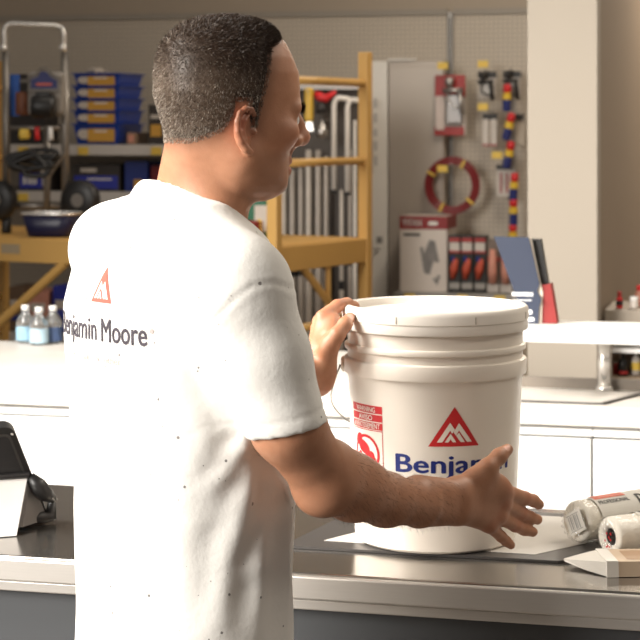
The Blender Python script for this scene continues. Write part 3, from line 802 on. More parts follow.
# wire bail hanging on the left/back
M_WIRE = mat('galvanised_wire', (.42, .40, .38), .3, metal=.9)
a0 = math.radians(178)
ear = Vector((.150*math.cos(a0), .150*math.sin(a0), q(364)))
pts = [ear, ear+Vector((-.008, 0, -.004))]
for (px, py, d) in ((340, 366, 3.10), (335, 379, 3.11), (331, 396, 3.125), (333.5, 406, 3.135), (340, 414, 3.15), (347.0, 420, 3.175), (365, 430, 3.215), (395, 440, 3.255), (435, 445, 3.265), (480, 440, 3.245), (512, 415, 3.19)):
    p = P(px, py, d); pts.append(Vector((p[0]-PC[0], p[1]-PC[1], p[2]-zb)))
pts2 = [pts[0]]
for i in range(len(pts)-1):
    for k in range(1, 5):
        p0, p1, p2, p3 = pts[max(0, i-1)], pts[i], pts[i+1], pts[min(len(pts)-1, i+2)]; s = k/4
        pts2.append(.5*((2*p1)+(p2-p0)*s+(2*p0-5*p1+4*p2-p3)*s*s+(3*p1-p0-3*p2+p3)*s**3))
hd = obj('bail_handle', tube(pts2, .0016, 8), M_WIRE, PAIL, True)
he = obj('handle_ear', lathe([(.013, -.003), (.013, .003), (.009, .006)], 20, (0, 0, 0), True, True), M_PAIL, PAIL, True)
he.rotation_euler = (0, -PI/2, 0); he.location = ear+Vector((-.000, 0, 0))
def on_pail(name, bm, m, phi, z, lift=.0006, parent=PAIL):
    """wrap flat artwork round the pail; phi = azimuth (degrees) from straight towards the front"""
    bmesh.ops.triangulate(bm, faces=bm.faces[:]); slice_x(bm, .007)
    for v in bm.verts:
        zz = z+v.co.z; r = .1325+(.1435-.1325)*(zz-.012)/(q(377)-.012)+lift
        a = math.radians(phi)+v.co.x/.139
        v.co = Vector((r*math.sin(a), -r*math.cos(a), zz))
    return obj(name, bm, m, parent)
M_NAVY = mat('navy_print', srgb(30, 46, 120)[:3], .4); M_RED = mat('red_print', srgb(196, 40, 44)[:3], .4); M_PW = mat('pail_print_white', (.82, .75, .665), .35)
qf = lambda y: EYE-(y-HY)/FOC*2.962-zb          # row on the pail's front face -> height
PHI = 9.6
tri, pk = peak_logo()
Sx = Matrix.Diagonal((.083, .083, .076, 1))
lg = on_pail('peak_logo', move_bm(tri, Sx), M_RED, PHI-.5, qf(446.5))
on_pail('peak_logo_white', move_bm(pk, Sx), M_PW, PHI-.5, qf(446.5), .0011, lg)
on_pail('lettering', text_bm('Benjamin', width=.205, height=.0300, bold=.022), M_NAVY, PHI+2.2, qf(473.2))
on_pail('lettering', text_bm('Moore', width=.135, height=.0300, bold=.022), M_NAVY, PHI+2.2, qf(505))
# warning panel
wx = .080; wz0 = .0
qs = lambda y: EYE-(y-HY)/FOC*3.03-zb
def rect(x0, x1, z0, z1):
    return quad_bm([(x0, 0, z0), (x1, 0, z0), (x1, 0, z1), (x0, 0, z1)])
zw = qs(480); hw = qs(403.5)-qs(480)
bm = join_bm(rect(-wx/2, wx/2, hw*.90, hw), rect(-wx/2, wx/2, hw*.795, hw*.885), rect(-wx/2, wx/2, hw*.69, hw*.78),
             rect(-wx/2, -wx/2+.0012, 0, hw*.68), rect(wx/2-.0012, wx/2, 0, hw*.68), rect(-wx/2, wx/2, 0, .0012), rect(-wx/2, wx/2, hw*.67, hw*.68))
# ring with a slash and a falling toddler
cz = hw*.36; ring = bmesh.new()
for i in range(40):
    a, b = 2*PI*i/40, 2*PI*(i+1)/40; K_ = 1.45
    quad_bm([(.0325*math.cos(a), 0, cz+.031*math.sin(a)), (.0325*math.cos(b), 0, cz+.031*math.sin(b)), (.0275*math.cos(b), 0, cz+.0265*math.sin(b)), (.0275*math.cos(a), 0, cz+.0265*math.sin(a))], ring)
quad_bm([(-.024, 0, cz+.017), (-.0205, 0, cz+.0205), (.024, 0, cz-.017), (.0205, 0, cz-.0205)], ring)
def blob(cx, c2, rx, rz, rot=0, n=18):
    b = bmesh.new(); rr = math.radians(rot)
    b.faces.new([b.verts.new((cx+rx*math.cos(2*PI*i/n)*math.cos(rr)-rz*math.sin(2*PI*i/n)*math.sin(rr), 0, c2+rx*math.cos(2*PI*i/n)*math.sin(rr)+rz*math.sin(2*PI*i/n)*math.cos(rr))) for i in range(n)])
    return b
kid = join_bm(blob(-.006, cz+.010, .017, .010, -25), blob(.012, cz-.003, .009, .0085), blob(-.020, cz+.022, .011, .008, 50), blob(.003, cz-.012, .0045, .012, 15), blob(.019, cz-.014, .004, .010, -20), blob(-.016, cz-.012, .008, .015, 8))
wl = on_pail('warning_panel', join_bm(bm, ring, kid), M_RED, -56.5, zw)
for s, zz, h_ in (('WARNING', .915, .0085), ('AVISO', .808, .0085), ('AVERTISSEMENT', .705, .0085)):
    on_pail('warning_lettering', move_bm(text_bm(s, width=.068 if len(s) > 7 else (.050 if len(s) > 6 else .036), height=h_, bold=.02), T((0.001, 0, hw*zz))), M_PW, -56.5, zw, .0012, wl)

# ---- tablet till on its stand
t = thing('tablet', 'black cased tablet leaning on a white stand at the counter edge', 'tablet', (0, 0, 0), 0)
Br, Tr = Vector(P(50, 520, 3.245)), Vector(P(13, 427, 3.135)); Wd = Vector((-.93, -.36, 0)).normalized()
up_ = (Tr-Br).normalized(); nrm = Wd.cross(up_).normalized()
if nrm.y > 0: nrm = -nrm
hgt = (Tr-Br).length
org = Vector((Br.x, Br.y, H1)); t.location = org
MB = Matrix((( -Wd.x, -nrm.x, up_.x, Br.x-org.x), (-Wd.y, -nrm.y, up_.y, Br.y-org.y), (-Wd.z, -nrm.z, up_.z, Br.z-org.z), (0, 0, 0, 1)))
def rrect(w, h, r, n=5):
    return arc(w-r, h-r, r, 0, 90, n)+arc(r, h-r, r, 90, 180, n)+arc(r, r, r, 180, 270, n)+arc(w-r, r, r, 270, 360, n)
def rp(w, h, r, th, off):      # rounded plate in the slab's own frame: x to the right edge, z up
    return prism(rrect(w, h, r), th, MB @ T((-w+off[0], off[1], off[2])))
case = obj('case', rp(.26, hgt, .014, .020, (0, 0, 0)), M_DARK, t)
M_BK = mat('tablet_back', (.020, .019, .020), .35, var=.1)
obj('back_panel', rp(.215, hgt*.44, .006, .002, (-.014, -.0022, hgt*.47)), M_BK, t)
obj('panel_rim', rp(.225, hgt*.47, .008, .001, (-.010, -.0010, hgt*.46)), mat('tablet_rim', (.06, .056, .053), .4), t)
rv = bmesh.new(); bmesh.ops.create_uvsphere(rv, u_segments=10, v_segments=8, radius=.0022)
obj('stud', move_bm(rv, MB @ T((-.006, -.001, hgt*.93))), M_STEEL_E, t, True)
# white stand plate, hinge bar, wedge and strap
h0, h1 = Vector(P(27.5, 477, 3.185)), Vector(P(16.5, 535, 3.128)); h1.z = H1+.0015
bmq = bmesh.new(); L_ = .24; th = nrm*.003
a, b, c, d = h0, h1, h1+Wd*L_, h0+Wd*L_
A = [bmq.verts.new(p-org) for p in (a, b, c, d)]; B = [bmq.verts.new(p-org-th) for p in (a, b, c, d)]
bmq.faces.new(A); bmq.faces.new(B[::-1])
for i in range(4): bmq.faces.new((A[i], B[i], B[(i+1) % 4], A[(i+1) % 4]))
obj('stand', bmq, mat('white_stand', (.88, .86, .84), .35), t)
obj('hinge_bar', tube([h0-org+Vector((.002, 0, .004)), h0-org+Wd*L_+Vector((0, 0, .004))], .006, 10), M_BK, t)
wz = [h0+Vector((.004, .006, -.002)), Vector(P(48, 519, 3.235)), Vector(P(23, 527, 3.17))]
bmq = bmesh.new(); A = [bmq.verts.new(p-org) for p in wz]; B = [bmq.verts.new(p-org+Wd*.2) for p in wz]
bmq.faces.new(A); bmq.faces.new(B[::-1])
for i in range(3): bmq.faces.new((A[i], B[i], B[(i+1) % 3], A[(i+1) % 3]))
obj('stand_wedge', bmq, mat('grey_wedge', (.19, .175, .165), .5), t)
st = [Vector(P(30, 476, 3.19)), Vector(P(38, 486, 3.19)), Vector(P(45, 494, 3.20)), Vector(P(53, 499, 3.22))]
obj('strap', tube([p-org for p in st], [.008, .015, .014, .007], 10), M_DARK, t, True)
ft = [Vector(P(52, 502, 3.235)), Vector(P(51, 516, 3.235)), Vector(P(40, 521, 3.22)), Vector(P(20, 523, 3.20))]
ft = [Vector((p.x, p.y, max(p.z, H1+.0125))) for p in ft]
obj('foot_bar', tube([p-org for p in ft], [.007, .012, .012, .009], 10), M_DARK, t, True)

# ---- wrapped roller covers
def film_mat():
    m = bpy.data.materials.new('clear_film'); m.use_nodes = True; nt = m.node_tree; N, L = nt.nodes, nt.links
    tr = N.new('ShaderNodeBsdfTransparent'); gl = N.new('ShaderNodeBsdfGlossy'); gl.inputs['Roughness'].default_value = .12
    mx = N.new('ShaderNodeMixShader'); lw = N.new('ShaderNodeLayerWeight'); lw.inputs['Blend'].default_value = .25
    mp = N.new('ShaderNodeMapRange'); mp.inputs['To Min'].default_value = .02; mp.inputs['To Max'].default_value = .28
    tc = N.new('ShaderNodeTexCoord'); nz = N.new('ShaderNodeTexNoise'); nz.inputs['Scale'].default_value = 55; nz.inputs['Detail'].default_value = 4; L.new(tc.outputs['Object'], nz.inputs['Vector'])
    bp = N.new('ShaderNodeBump'); bp.inputs['Strength'].default_value = .9; bp.inputs['Distance'].default_value = .006; L.new(nz.outputs['Fac'], bp.inputs['Height'])
    L.new(bp.outputs['Normal'], gl.inputs['Normal']); L.new(bp.outputs['Normal'], lw.inputs['Normal']); L.new(lw.outputs['Facing'], mp.inputs['Value'])
    L.new(mp.outputs['Result'], mx.inputs['Fac']); L.new(tr.outputs[0], mx.inputs[1]); L.new(gl.outputs[0], mx.inputs[2]); L.new(mx.outputs[0], N['Material Output'].inputs['Surface'])
    return m
M_NAP = mat('cream_nap', (.93, .87, .77), .75, var=.10, scale=60, bump=.5, bscale=160)
M_FILM = film_mat()
M_LBL = mat('paper_label', (.82, .79, .73), .6); M_INK = mat('black_ink', (.02, .018, .018), .5); M_ORG = mat('orange_red_ink', srgb(214, 92, 52)[:3], .5); M_CORE = mat('dark_core', (.09, .085, .08), .7)
M_BAR = mat('grey_bars', (.38, .37, .36), .6)
def roller(label, c, yaw, r, L, roll):
    t = thing('wrapped_roller_cover', label, 'roller cover', c, yaw, 'wrapped roller covers on the counter')
    # local x along the roller, resting on z=0
    RX = Matrix.Rotation(PI/2, 4, 'Y'); up = T((0, 0, r))
    pr = [(r*.40, .010), (r*.46, .002), (r*.86, .0), (r*.94, .004), (r*.965, .012), (r*.965, L-.012), (r*.94, L-.003), (r*.4, L)]
    obj('nap', move_bm(lathe(pr, 40), up @ RX), M_NAP, t, True)
    obj('core', move_bm(lathe([(r*.40, .004), (r*.40, L-.004)], 24, (0, 0, 0)), up @ RX), M_CORE, t, True)
    obj('core_end', move_bm(lathe([(.0001, .03), (r*.40, .03)], 24), up @ RX), M_CORE, t)
    fl = bmesh.new(); n = 48; rows = [(.25, -.004), (.60, -.007), (.90, -.004), (1.0, .006), (1.0, L*.5), (1.0, L-.01), (.9, L+.004), (.3, L+.006)]
    rg = []
    for i, (k, x) in enumerate(rows):
        rg.append([fl.verts.new((x+(.004*math.sin(j*2.3+i) if k < .99 else 0), r*k*(1+.012*math.sin(j*1.7+i*2))*math.cos(2*PI*j/n), r+r*k*(1+.012*math.sin(j*1.3+i*3))*math.sin(2*PI*j/n))) for j in range(n)])
    for A, B in zip(rg, rg[1:]):
        for j in range(n): fl.faces.new((A[j], A[(j+1) % n], B[(j+1) % n], B[j]))
    obj('plastic_wrap', fl, M_FILM, t, True)
    def wrap(name, bm, m, x, a, lift, par=t):
        bmesh.ops.triangulate(bm, faces=bm.faces[:]); slice_z(bm, .004)
        for v in bm.verts:
            an = a+v.co.z/r; rr = r*1.012+lift
            v.co = Vector((x+v.co.x, -rr*math.cos(an), r+rr*math.sin(an)))
        return obj(name, bm, m, par)
    return t, wrap
r1 = P(577, 545, 2.975)
rc = .0345
t, wrap = roller('plastic-wrapped roller cover with a barcode sticker on its end', (.418, 3.050, H1+.0068), math.radians(36), rc, .23, 0)
a_ = math.radians(14)
lb = wrap('label', rect(0, .19, 0, .054), M_LBL, .026, a_, .0008)
wrap('label_band', rect(0, .070, .034, .050), M_ORG, .030, a_, .0013, lb)
wrap('label_lettering', move_bm(text_bm('PROFESSIONAL', width=.068, height=.008, bold=.02), T((.036, 0, .022))), M_INK, .030, a_, .0014, lb)
wrap('label_lettering', move_bm(text_bm('pro/d', width=.070, height=.024, bold=.03), T((.122, 0, .018))), M_INK, .030, a_, .0014, lb)
def sticker(t, r):
    M = T((-.0085, -.006, r+.000)) @ Matrix.Rotation(math.radians(-90), 4, 'Z') @ Matrix.Rotation(math.radians(-28), 4, 'Y') @ T((0, 0, -.014))
    o = obj('barcode_sticker', move_bm(rect(-.0200, .0200, -.003, .033), M), M_LBL, t)
    bm = bmesh.new()
    for i, w in enumerate((2.2, 3.2, 1.6, 4, 2.4, 3)):
        x = -.0125+i*.0043; bm = join_bm(bm, rect(x, x+w*.0007, .004, .026))
    bm = join_bm(bm, rect(-.0155, .0155, .0015, .0025), rect(-.0155, .0155, .0275, .0285))
    obj('bars', move_bm(bm, T((-.0006, 0, 0)) @ M), M_BAR, o)
sticker(t, rc)
t, wrap = roller('plastic-wrapped roller cover with its open core end showing, nearest the camera', (.459, 2.968, H1+.0012), math.radians(27), .0330, .23, 0)
a_ = math.radians(52)
lb = wrap('label', rect(0, .17, 0, .042), M_LBL, .050, a_, .0008)
wrap('label_lettering', move_bm(text_bm('FTP', width=.050, height=.024, bold=.03), T((.032, 0, .009))), M_INK, .050, a_, .0014, lb)
bm = join_bm(rect(0, .05, 0, .012)); wrap('label_band', bm, M_ORG, .050, math.radians(-28), .0010, lb)
sp = join_bm(*[blob(random.uniform(-.014, .014), random.uniform(-.016, .012), .0025, .0018, random.uniform(0, 90), 8) for _ in range(9)])
obj('printed_flecks', move_bm(sp, T((-.0080, -.002, .0330)) @ Matrix.Rotation(PI/2, 4, 'Z')), M_RED, t)
# ---- brush in its paper sleeve
t = thing('brush_sleeve', 'flat cream paper brush sleeve at the counter edge below the rollers', 'brush sleeve', (.385, 2.838, H1), math.radians(3))
bm = bmesh.new()
sec = [(0, .074, .082, .008, .011), (.026, .036, .085, .003, .017), (.053, .0, .087, .001, .023)]
def loft(sec):
    bm = bmesh.new(); rg = []
    for x, y0, y1, z0, z1 in sec:
        rg.append([bm.verts.new((x, y0, z0)), bm.verts.new((x, y1, z0)), bm.verts.new((x, y1, z1)), bm.verts.new((x, y0+.004, z1))])
    for A, B in zip(rg, rg[1:]):
        for j in range(4): bm.faces.new((A[j], A[(j+1) % 4], B[(j+1) % 4], B[j]))
    bm.faces.new(rg[0]); bm.faces.new(rg[-1][::-1]); return bm
obj('paper_flap', loft(sec), mat('cream_paper', (.60, .56, .50), .6, var=.03), t)
obj('paper_collar', loft([(.051, -.002, .088, .0005, .0245), (.069, -.002, .088, .0005, .0245)]), mat('white_paper', (.70, .66, .60), .6), t)
obj('sleeve_body', loft([(.066, -.001, .087, .001, .0235), (.21, -.001, .087, .001, .0235)]), mat('tan_card', (.56, .43, .31), .6, var=.08), t)
obj('sleeve_panel', quad_bm([(.085, .015, .0240), (.20, .015, .0240), (.20, .075, .0240), (.085, .075, .0240)]), mat('printed_brown', (.40, .26, .16), .6), t)

# ---- leaflet holder on the raised shelf
M_BLUE = mat('slate_blue_board', srgb(40, 48, 68)[:3], .5, var=.04); M_REDB = mat('red_board', srgb(132, 32, 30)[:3], .5); M_LINE = mat('cream_edge', (.66, .58, .48), .6)
vz = 4.895; t = thing('leaflet_holder', 'slate-blue leaflet holder with a red pocket on the white raised shelf', 'leaflet holder', R(S(535, 320, vz)[0], vz, 1.0722))
def pl(pts):                                  # outline from pixel rows on the plane of the holder
    c = S(535, 320, vz); z0 = 1.0722; out = []
    for px, py in pts:
        s = S(px, py, vz); out.append((s[0]-c[0], s[2]-z0))
    return out
zfix = 1.0722-S(535, 320, vz)[2]
def plate2(name, pts, y, th, m):
    q2 = [(x, max(0.0, z+zfix*(1 if z < .04 else .4))) for x, z in pl(pts)]
    lo = min(z for x, z in q2); 
    return obj(name, prism(q2, th, T((0, y, 0))), m, t)
plate2('back_board', [(497, 234.6), (531.5, 235.5), (542.3, 282), (540, 289), (544, 297), (542, 305), (541, 320), (526, 320), (521, 300)], -.055, .006, M_BLUE)
plate2('cream_border', [(499, 235), (533.5, 236), (545, 290), (544, 320), (530, 320)], -.048, .004, M_LINE)
plate2('black_leaflets', [(512, 237), (542.2, 238), (551, 290), (551, 320), (534, 320)], -.030, .030, M_DARK)
plate2('red_pocket', [(541, 289), (543, 283), (552.7, 282), (559, 320), (536, 320), (538, 300)], -.043, .050, M_REDB)
M_LW = mat('white_ink', (.8, .8, .8), .6)
def bar_row(px0, py, widths, h):
    b = bmesh.new(); kk = uv_at(525, vz)[1]/FOC; x = pl([(px0, py)])[0]
    xx = x[0]
    for w_ in widths: add_box(b, (xx+w_*kk/2, -.0558, x[1]+zfix*.7), (w_*kk, .0006, h*kk)); xx += (w_+.5)*kk
    return b
obj('white_lettering', join_bm(bar_row(515, 291, (3, 2, 2.4, 1.6, 2.2, 2.4, 1.4, 2.2), 3.6), bar_row(516, 297, (3.4, 2.2, 4.2, 3, 3.6), 1.2)), M_LW, t)
x0, z0 = pl([(531, 313)])[0]; k = uv_at(531, vz)[1]/FOC
obj('white_patch', join_bm(move_bm(prism(rrect(10*k, 4.6*k, 1.6*k), .0006), T((x0-6*k, -.0557, z0+1.5*k+zfix*.5))), move_bm(prism(rrect(8*k, 4*k, 1.6*k), .0006), T((x0-2*k, -.0557, z0-4.5*k+zfix)))), M_LW, t)

# ---- water bottles at the far edge of the left worktop
M_PET = mat('clear_plastic', (.93, .95, .96), .06, trans=.9, var=.01); M_CAP = mat('white_cap', (.86, .85, .83), .4); M_BLBL = mat('pale_blue_label', srgb(150, 188, 210)[:3], .45, var=.35, scale=40); M_WATER = M_PET
def bottle(px, v, label, dark):
    u, Y = uv_at(px, v)
    t = thing('water_bottle', label, 'bottle', R(u, v, H1+.001), 0, 'small water bottles on the worktop')
    r = .0300
    obj('bottle_body', lathe([(.0, .0), (.020, 0), (r, .006), (r, .020), (r*.95, .024), (r, .028), (r*.96, .055), (r, .060), (r*.99, .066), (r*.72, .084), (r*.45, .095), (r*.40, .103), (.0, .103)], 24), M_PET, t, True)
    obj('bottle_label', lathe([(r*1.015, .008), (r*1.015, .052)], 24), dark, t, True)
    obj('cap', lathe([(.0, .119), (.0115, .119), (.0128, .1175), (.0128, .1035), (.0118, .103), (0, .103)], 20), M_CAP, t, True)
bottle(25.5, 5.575, 'small clear water bottle at the worktop edge, farthest from the man', M_BLBL)
bottle(39, 5.52, 'small clear water bottle in the middle of the three, closest to the drawers', mat('blue_white_label', srgb(176, 204, 220)[:3], .45, var=.4, scale=35))
bottle(53, 5.575, 'small clear water bottle with a dark-banded label beside the man', mat('dark_blue_label', srgb(64, 84, 122)[:3], .45, var=.5, scale=40))
# ================================================================== the shop
M_FLOOR = mat('grey_floor', (.20, .17, .145), .35, var=.12, scale=4)
structure(obj('floor', box((0, 5.5, -.05), (18, 19, .1)), M_FLOOR))
M_WALL = mat('taupe_wall', (.44, .365, .285), .7, var=.03, scale=2)
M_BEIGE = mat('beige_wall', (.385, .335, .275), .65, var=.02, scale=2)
M_BROWN = mat('shaded_brown_wall', (.27, .20, .138), .7, var=.03, scale=2)
VW = 10.0
o = structure(obj('wall_back', box((0, .05, 1.7), (15, .1, 3.4)), M_WALL)); put(o, R(0, VW, 0))
# partition beside the raised shelf: beige end, long side's shade painted in brown
ul, _ = uv_at(527.5, 6.3); ur, _ = uv_at(597, 6.3)
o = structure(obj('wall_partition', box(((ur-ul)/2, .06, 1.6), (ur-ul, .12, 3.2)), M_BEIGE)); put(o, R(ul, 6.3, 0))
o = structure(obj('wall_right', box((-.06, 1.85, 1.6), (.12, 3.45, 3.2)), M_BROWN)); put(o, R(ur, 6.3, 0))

# ---- pegboard
def peg_mat():
    m = bpy.data.materials.new('pegboard'); m.use_nodes = True; nt = m.node_tree; N, L = nt.nodes, nt.links; b = N['Principled BSDF']
    tc = N.new('ShaderNodeTexCoord'); mp = N.new('ShaderNodeMapping'); mp.inputs['Scale'].default_value = (39.4, 0, 39.4); L.new(tc.outputs['Object'], mp.inputs['Vector'])
    fr = N.new('ShaderNodeVectorMath'); fr.operation = 'FRACTION'; L.new(mp.outputs['Vector'], fr.inputs[0])
    ds = N.new('ShaderNodeVectorMath'); ds.operation = 'DISTANCE'; L.new(fr.outputs['Vector'], ds.inputs[0]); ds.inputs[1].default_value = (.5, 0, .5)
    lt = N.new('ShaderNodeMath'); lt.operation = 'LESS_THAN'; L.new(ds.outputs['Value'], lt.inputs[0]); lt.inputs[1].default_value = .20
    mx = N.new('ShaderNodeMix'); mx.data_type = 'RGBA'; L.new(lt.outputs[0], mx.inputs['Factor']); mx.inputs['A'].default_value = (.60, .525, .43, 1); mx.inputs['B'].default_value = (.24, .21, .18, 1)
    L.new(mx.outputs['Result'], b.inputs['Base Color']); b.inputs['Roughness'].default_value = .6
    return m
M_PEG = peg_mat(); M_RAIL = mat('grey_metal', (.34, .315, .285), .4, metal=.3, var=.04); M_YEL = mat('yellow_tag', srgb(236, 200, 84)[:3], .5)
M_CARD = mat('pale_card', (.66, .60, .54), .5, var=.1, scale=40); M_REDC = mat('red_card', srgb(170, 44, 40)[:3], .45); M_BLACK = mat('black_card', (.03, .026, .024), .5); M_BLUEC = mat('blue_card', srgb(32, 52, 130)[:3], .4, var=.1)
vp = VW-.03
up1 = S(451, 100, vp)[0]; pz = S(451, 12, vp)[2]
for a, b, lab in ((up1-6.5, up1-.017, 'long pegboard panel behind the yellow scaffold'), (up1+.017, up1+2.2, 'pegboard panel carrying the spray gun packs and the hose coil')):
    t = thing('pegboard_panel', lab, 'pegboard', R((a+b)/2, vp, 0), -ANG, 'pegboard panels on the back wall')
    obj('board', box((0, 0, pz/2+.04), (b-a, .014, pz-.08)), M_PEG, t)
    obj('top_rail', box((0, -.004, pz+.0), (b-a, .03, .03)), mat('taupe_rail', (.36, .32, .27), .6), t)
t = thing('shelf_upright', 'slotted metal upright between the two pegboard panels', 'upright', R(up1, vp, 0))
obj('channel', box((0, -.012, pz/2), (.030, .03, pz), .003), M_RAIL, t)
bm = bmesh.new()
obj('slot_strip', box((0, -.0285, pz/2), (.008, .002, pz-.06)), M_BLACK, t)

def hang(name, label, cat, px, py, v, group=None):
    s = S(px, py, v); return thing(name, label, cat, R(*s), -ANG, group), uv_at(px, v)[1]/FOC
def hook(t, z, m=None): obj('peg_hook', tube([(0, .14, z), (0, -.06, z), (0, -.066, z+.012)], .0035, 8), M_RAIL, t)
def pricetag(t, x, z, k): obj('price_tag', box((x, -.07, z), (10.5*k, .003, 7*k), .001), M_YEL, t)
vh = vp-.16
M_DCH = mat('dull_chrome', (.5, .47, .44), .32, metal=.9)
# red carded spray gun
def gun(t, x, y, z, s, m):                    # small spray gun: barrel, grip, trigger guard, cup
    bm = add_tube(bmesh.new(), [(x-.05*s, y, z+.03*s), (x+.045*s, y, z+.034*s)], [.013*s, .010*s], 12)
    add_tube(bm, [(x+.028*s, y, z+.03*s), (x+.042*s, y, z-.085*s)], [.014*s, .011*s], 10)
    add_tube(bm, [(x-.028*s, y, z+.028*s), (x-.03*s, y, z-.02*s), (x+.0*s, y, z-.05*s), (x+.034*s, y, z-.06*s)], .004*s, 8)
    add_lathe(bm, [(.006*s, .0), (.022*s, .02*s), (.022*s, .05*s), (.008*s, .055*s)], 14, (x-.02*s, y, z+.04*s), True, True)
    return obj('spray_gun', bm, m, t, True)
t, k = hang('spray_gun_pack', 'red carded chrome spray gun pack hanging beside the metal cabinet', 'spray gun pack', 450, 105, vh)
obj('card', box((0, .01, 0), (31*k, .004, 60*k), .002), M_CARD, t)
obj('red_header', box((0, .004, 19*k), (31*k, .008, 22*k), .004), M_REDC, t)
obj('red_footer', box((-1*k, .004, -26*k), (30*k, .008, 9*k), .002), M_REDC, t)
obj('blister', box((5*k, -.012, -4*k), (17*k, .03, 30*k), .008), mat('dim_blister', (.23, .19, .165), .15), t)
gun(t, 5*k, -.04, 8*k, 1.1, M_DCH); hook(t, 33*k); pricetag(t, -5*k, 39*k, k)
obj('side_strip', box((-10*k, -.003, -8*k), (9*k, .006, 34*k), .002), mat('pink_white_card', (.74, .62, .56), .5), t)
for px, py, w, h, lab, tagx in ((487, 86, 18, 25, 'pale carded spray gun, upper row, under the first yellow tag', -2), (512, 85, 17, 24, 'pale carded spray gun beside the beige wall edge, upper row', None)):
    t, k = hang('spray_gun_pack', lab, 'spray gun pack', px, py, vh, 'pale carded guns on the pegboard')
    obj('card', box((0, .01, 0), (w*k, .004, h*k), .002), M_CARD, t); obj('dark_header', box((0, .004, h*.45*k), (w*1.05*k, .008, 6*k), .001), M_BLACK, t)
    obj('blister', box((0, -.004, -2*k), (w*.7*k, .02, h*.55*k), .006), M_RAIL, t); gun(t, 0, -.035, -1*k, .85, M_BLACK); hook(t, h*.6*k)
    if tagx is not None: pricetag(t, tagx*k, h*.5*k+9*k, k)
t, k = hang('applicator_pack', 'pale two-part tool pack hanging below the upper gun packs', 'tool pack', 490, 133, vh)
for x in (-4.2, 4.2): obj('tool', box((x*k, -.004, 0), (6.4*k, .02, 28*k), .006), M_CARD, t)
obj('header', box((0, .004, 16*k), (15*k, .006, 7*k), .001), M_BLACK, t); obj('red_rule', box((0, -.012, -12*k), (15*k, .012, 1.4*k)), M_REDC, t); hook(t, 21*k); pricetag(t, -5*k, 26*k, k)
t, k = hang('applicator_pack', 'beige carded tool hanging against the beige wall edge', 'tool pack', 519, 132, vh)
obj('card', box((0, .01, 0), (9*k, .01, 27*k), .002), mat('beige_card', (.50, .43, .34), .5), t); obj('header', box((0, .0, 15*k), (10*k, .012, 5*k)), M_BLACK, t); hook(t, 19*k)
t, k = hang('applicator_pack', 'white carded pack with red stripes, lowest of the hanging packs', 'tool pack', 504, 182, vh)
obj('card', box((0, .01, 0), (15*k, .006, 29*k), .002), M_CARD, t); obj('dark_header', box((0, .004, 15*k), (16*k, .008, 5*k)), M_BLACK, t)
for x in (-3, 3): obj('red_stripe', box((x*k, .003, -1*k), (1.6*k, .004, 20*k)), M_REDC, t)
hook(t, 20*k); pricetag(t, -5*k, 27*k, k)
# chain of small red, yellow and blue bottles clipped down a strip
M_R2 = mat('bright_red_plastic', srgb(214, 40, 44)[:3], .35); M_Y2 = mat('bright_yellow_plastic', srgb(232, 192, 60)[:3], .35); M_B2 = mat('deep_blue_plastic', srgb(36, 44, 110)[:3], .35)
names = ['topmost', 'second from the top', 'third from the top', 'fourth from the top', 'fifth from the top', 'lowest']
for i, (px, py, tilt) in enumerate(((507, 97, 2), (509, 126, 14), (509, 154, 12), (514, 186, 4), (513.5, 211, 0), (513, 236, 0))):
    s = S(px, py, vh-.09); t = thing('tip_bottle', f'small red, yellow and blue clip-on bottle, {names[i]} of its strip', 'bottle', R(*s), -ANG, 'red, yellow and blue bottles on the clip strip')
    k = uv_at(px, vh)[1]/FOC; rt = Matrix.Rotation(math.radians(tilt), 4, 'Y')
    obj('cap', move_bm(lathe([(.0, 13*k), (3*k, 13*k), (4.2*k, 10*k), (4.2*k, 6*k), (3*k, 4*k), (0, 4*k)], 16), rt), M_R2, t, True)
    obj('collar', move_bm(lathe([(.0, 4*k), (4.4*k, 4*k), (4.4*k, -2.6*k), (0, -2.6*k)], 16), rt), M_Y2, t)
    obj('body', move_bm(lathe([(.0, -2.6*k), (4.2*k, -2.6*k), (4.2*k, -13*k), (3.2*k, -14.5*k), (0, -14.5*k)], 16), rt), M_B2, t)
t, k = hang('clip_strip', 'thin metal strip that the small red, yellow and blue bottles hang from', 'strip', 513, 165, vh-.02)
obj('strip', box((0, 0, 0), (4*k, .002, 150*k)), M_RAIL, t); obj('strip_hook', tube([(0, .14, 74*k), (0, 0, 74*k)], .004, 8), M_RAIL, t)
# hose coil
t, k = hang('hose_coil', 'coiled dark red spray hose hanging on the pegboard', 'hose', 452.5, 185.5, vh-.02)
def coil(R0, n, rt, turns):
    bm = bmesh.new()
    for i in range(turns):
        rr = R0-(i % 3)*rt*1.7; y = (i//3)*rt*1.8-.02
        add_tube(bm, [(rr*math.cos(a)*1.0, y, rr*math.sin(a)*1.04) for a in [2*PI*j/n for j in range(n)]], rt, 8, True)
    return bm
M_HOSE = mat('dark_red_hose', srgb(128, 30, 32)[:3], .3, var=.1)
obj('hose', coil(26.5*k, 40, 1.45*k, 9), M_HOSE, t, True)
for a in (150, 62, 245, 320):
    ar = math.radians(a); obj('tie', box((24*k*math.cos(ar), -.01, 24*k*math.sin(ar)), (9*k, .06, 2.4*k), .002, Matrix.Rotation(-ar, 3, 'Y')), M_YEL, t)
obj('peg_hook', tube([(0, .16, 21*k), (0, -.06, 21*k)], .005, 8), M_RAIL, t); pricetag(t, -8*k, 17*k, k)
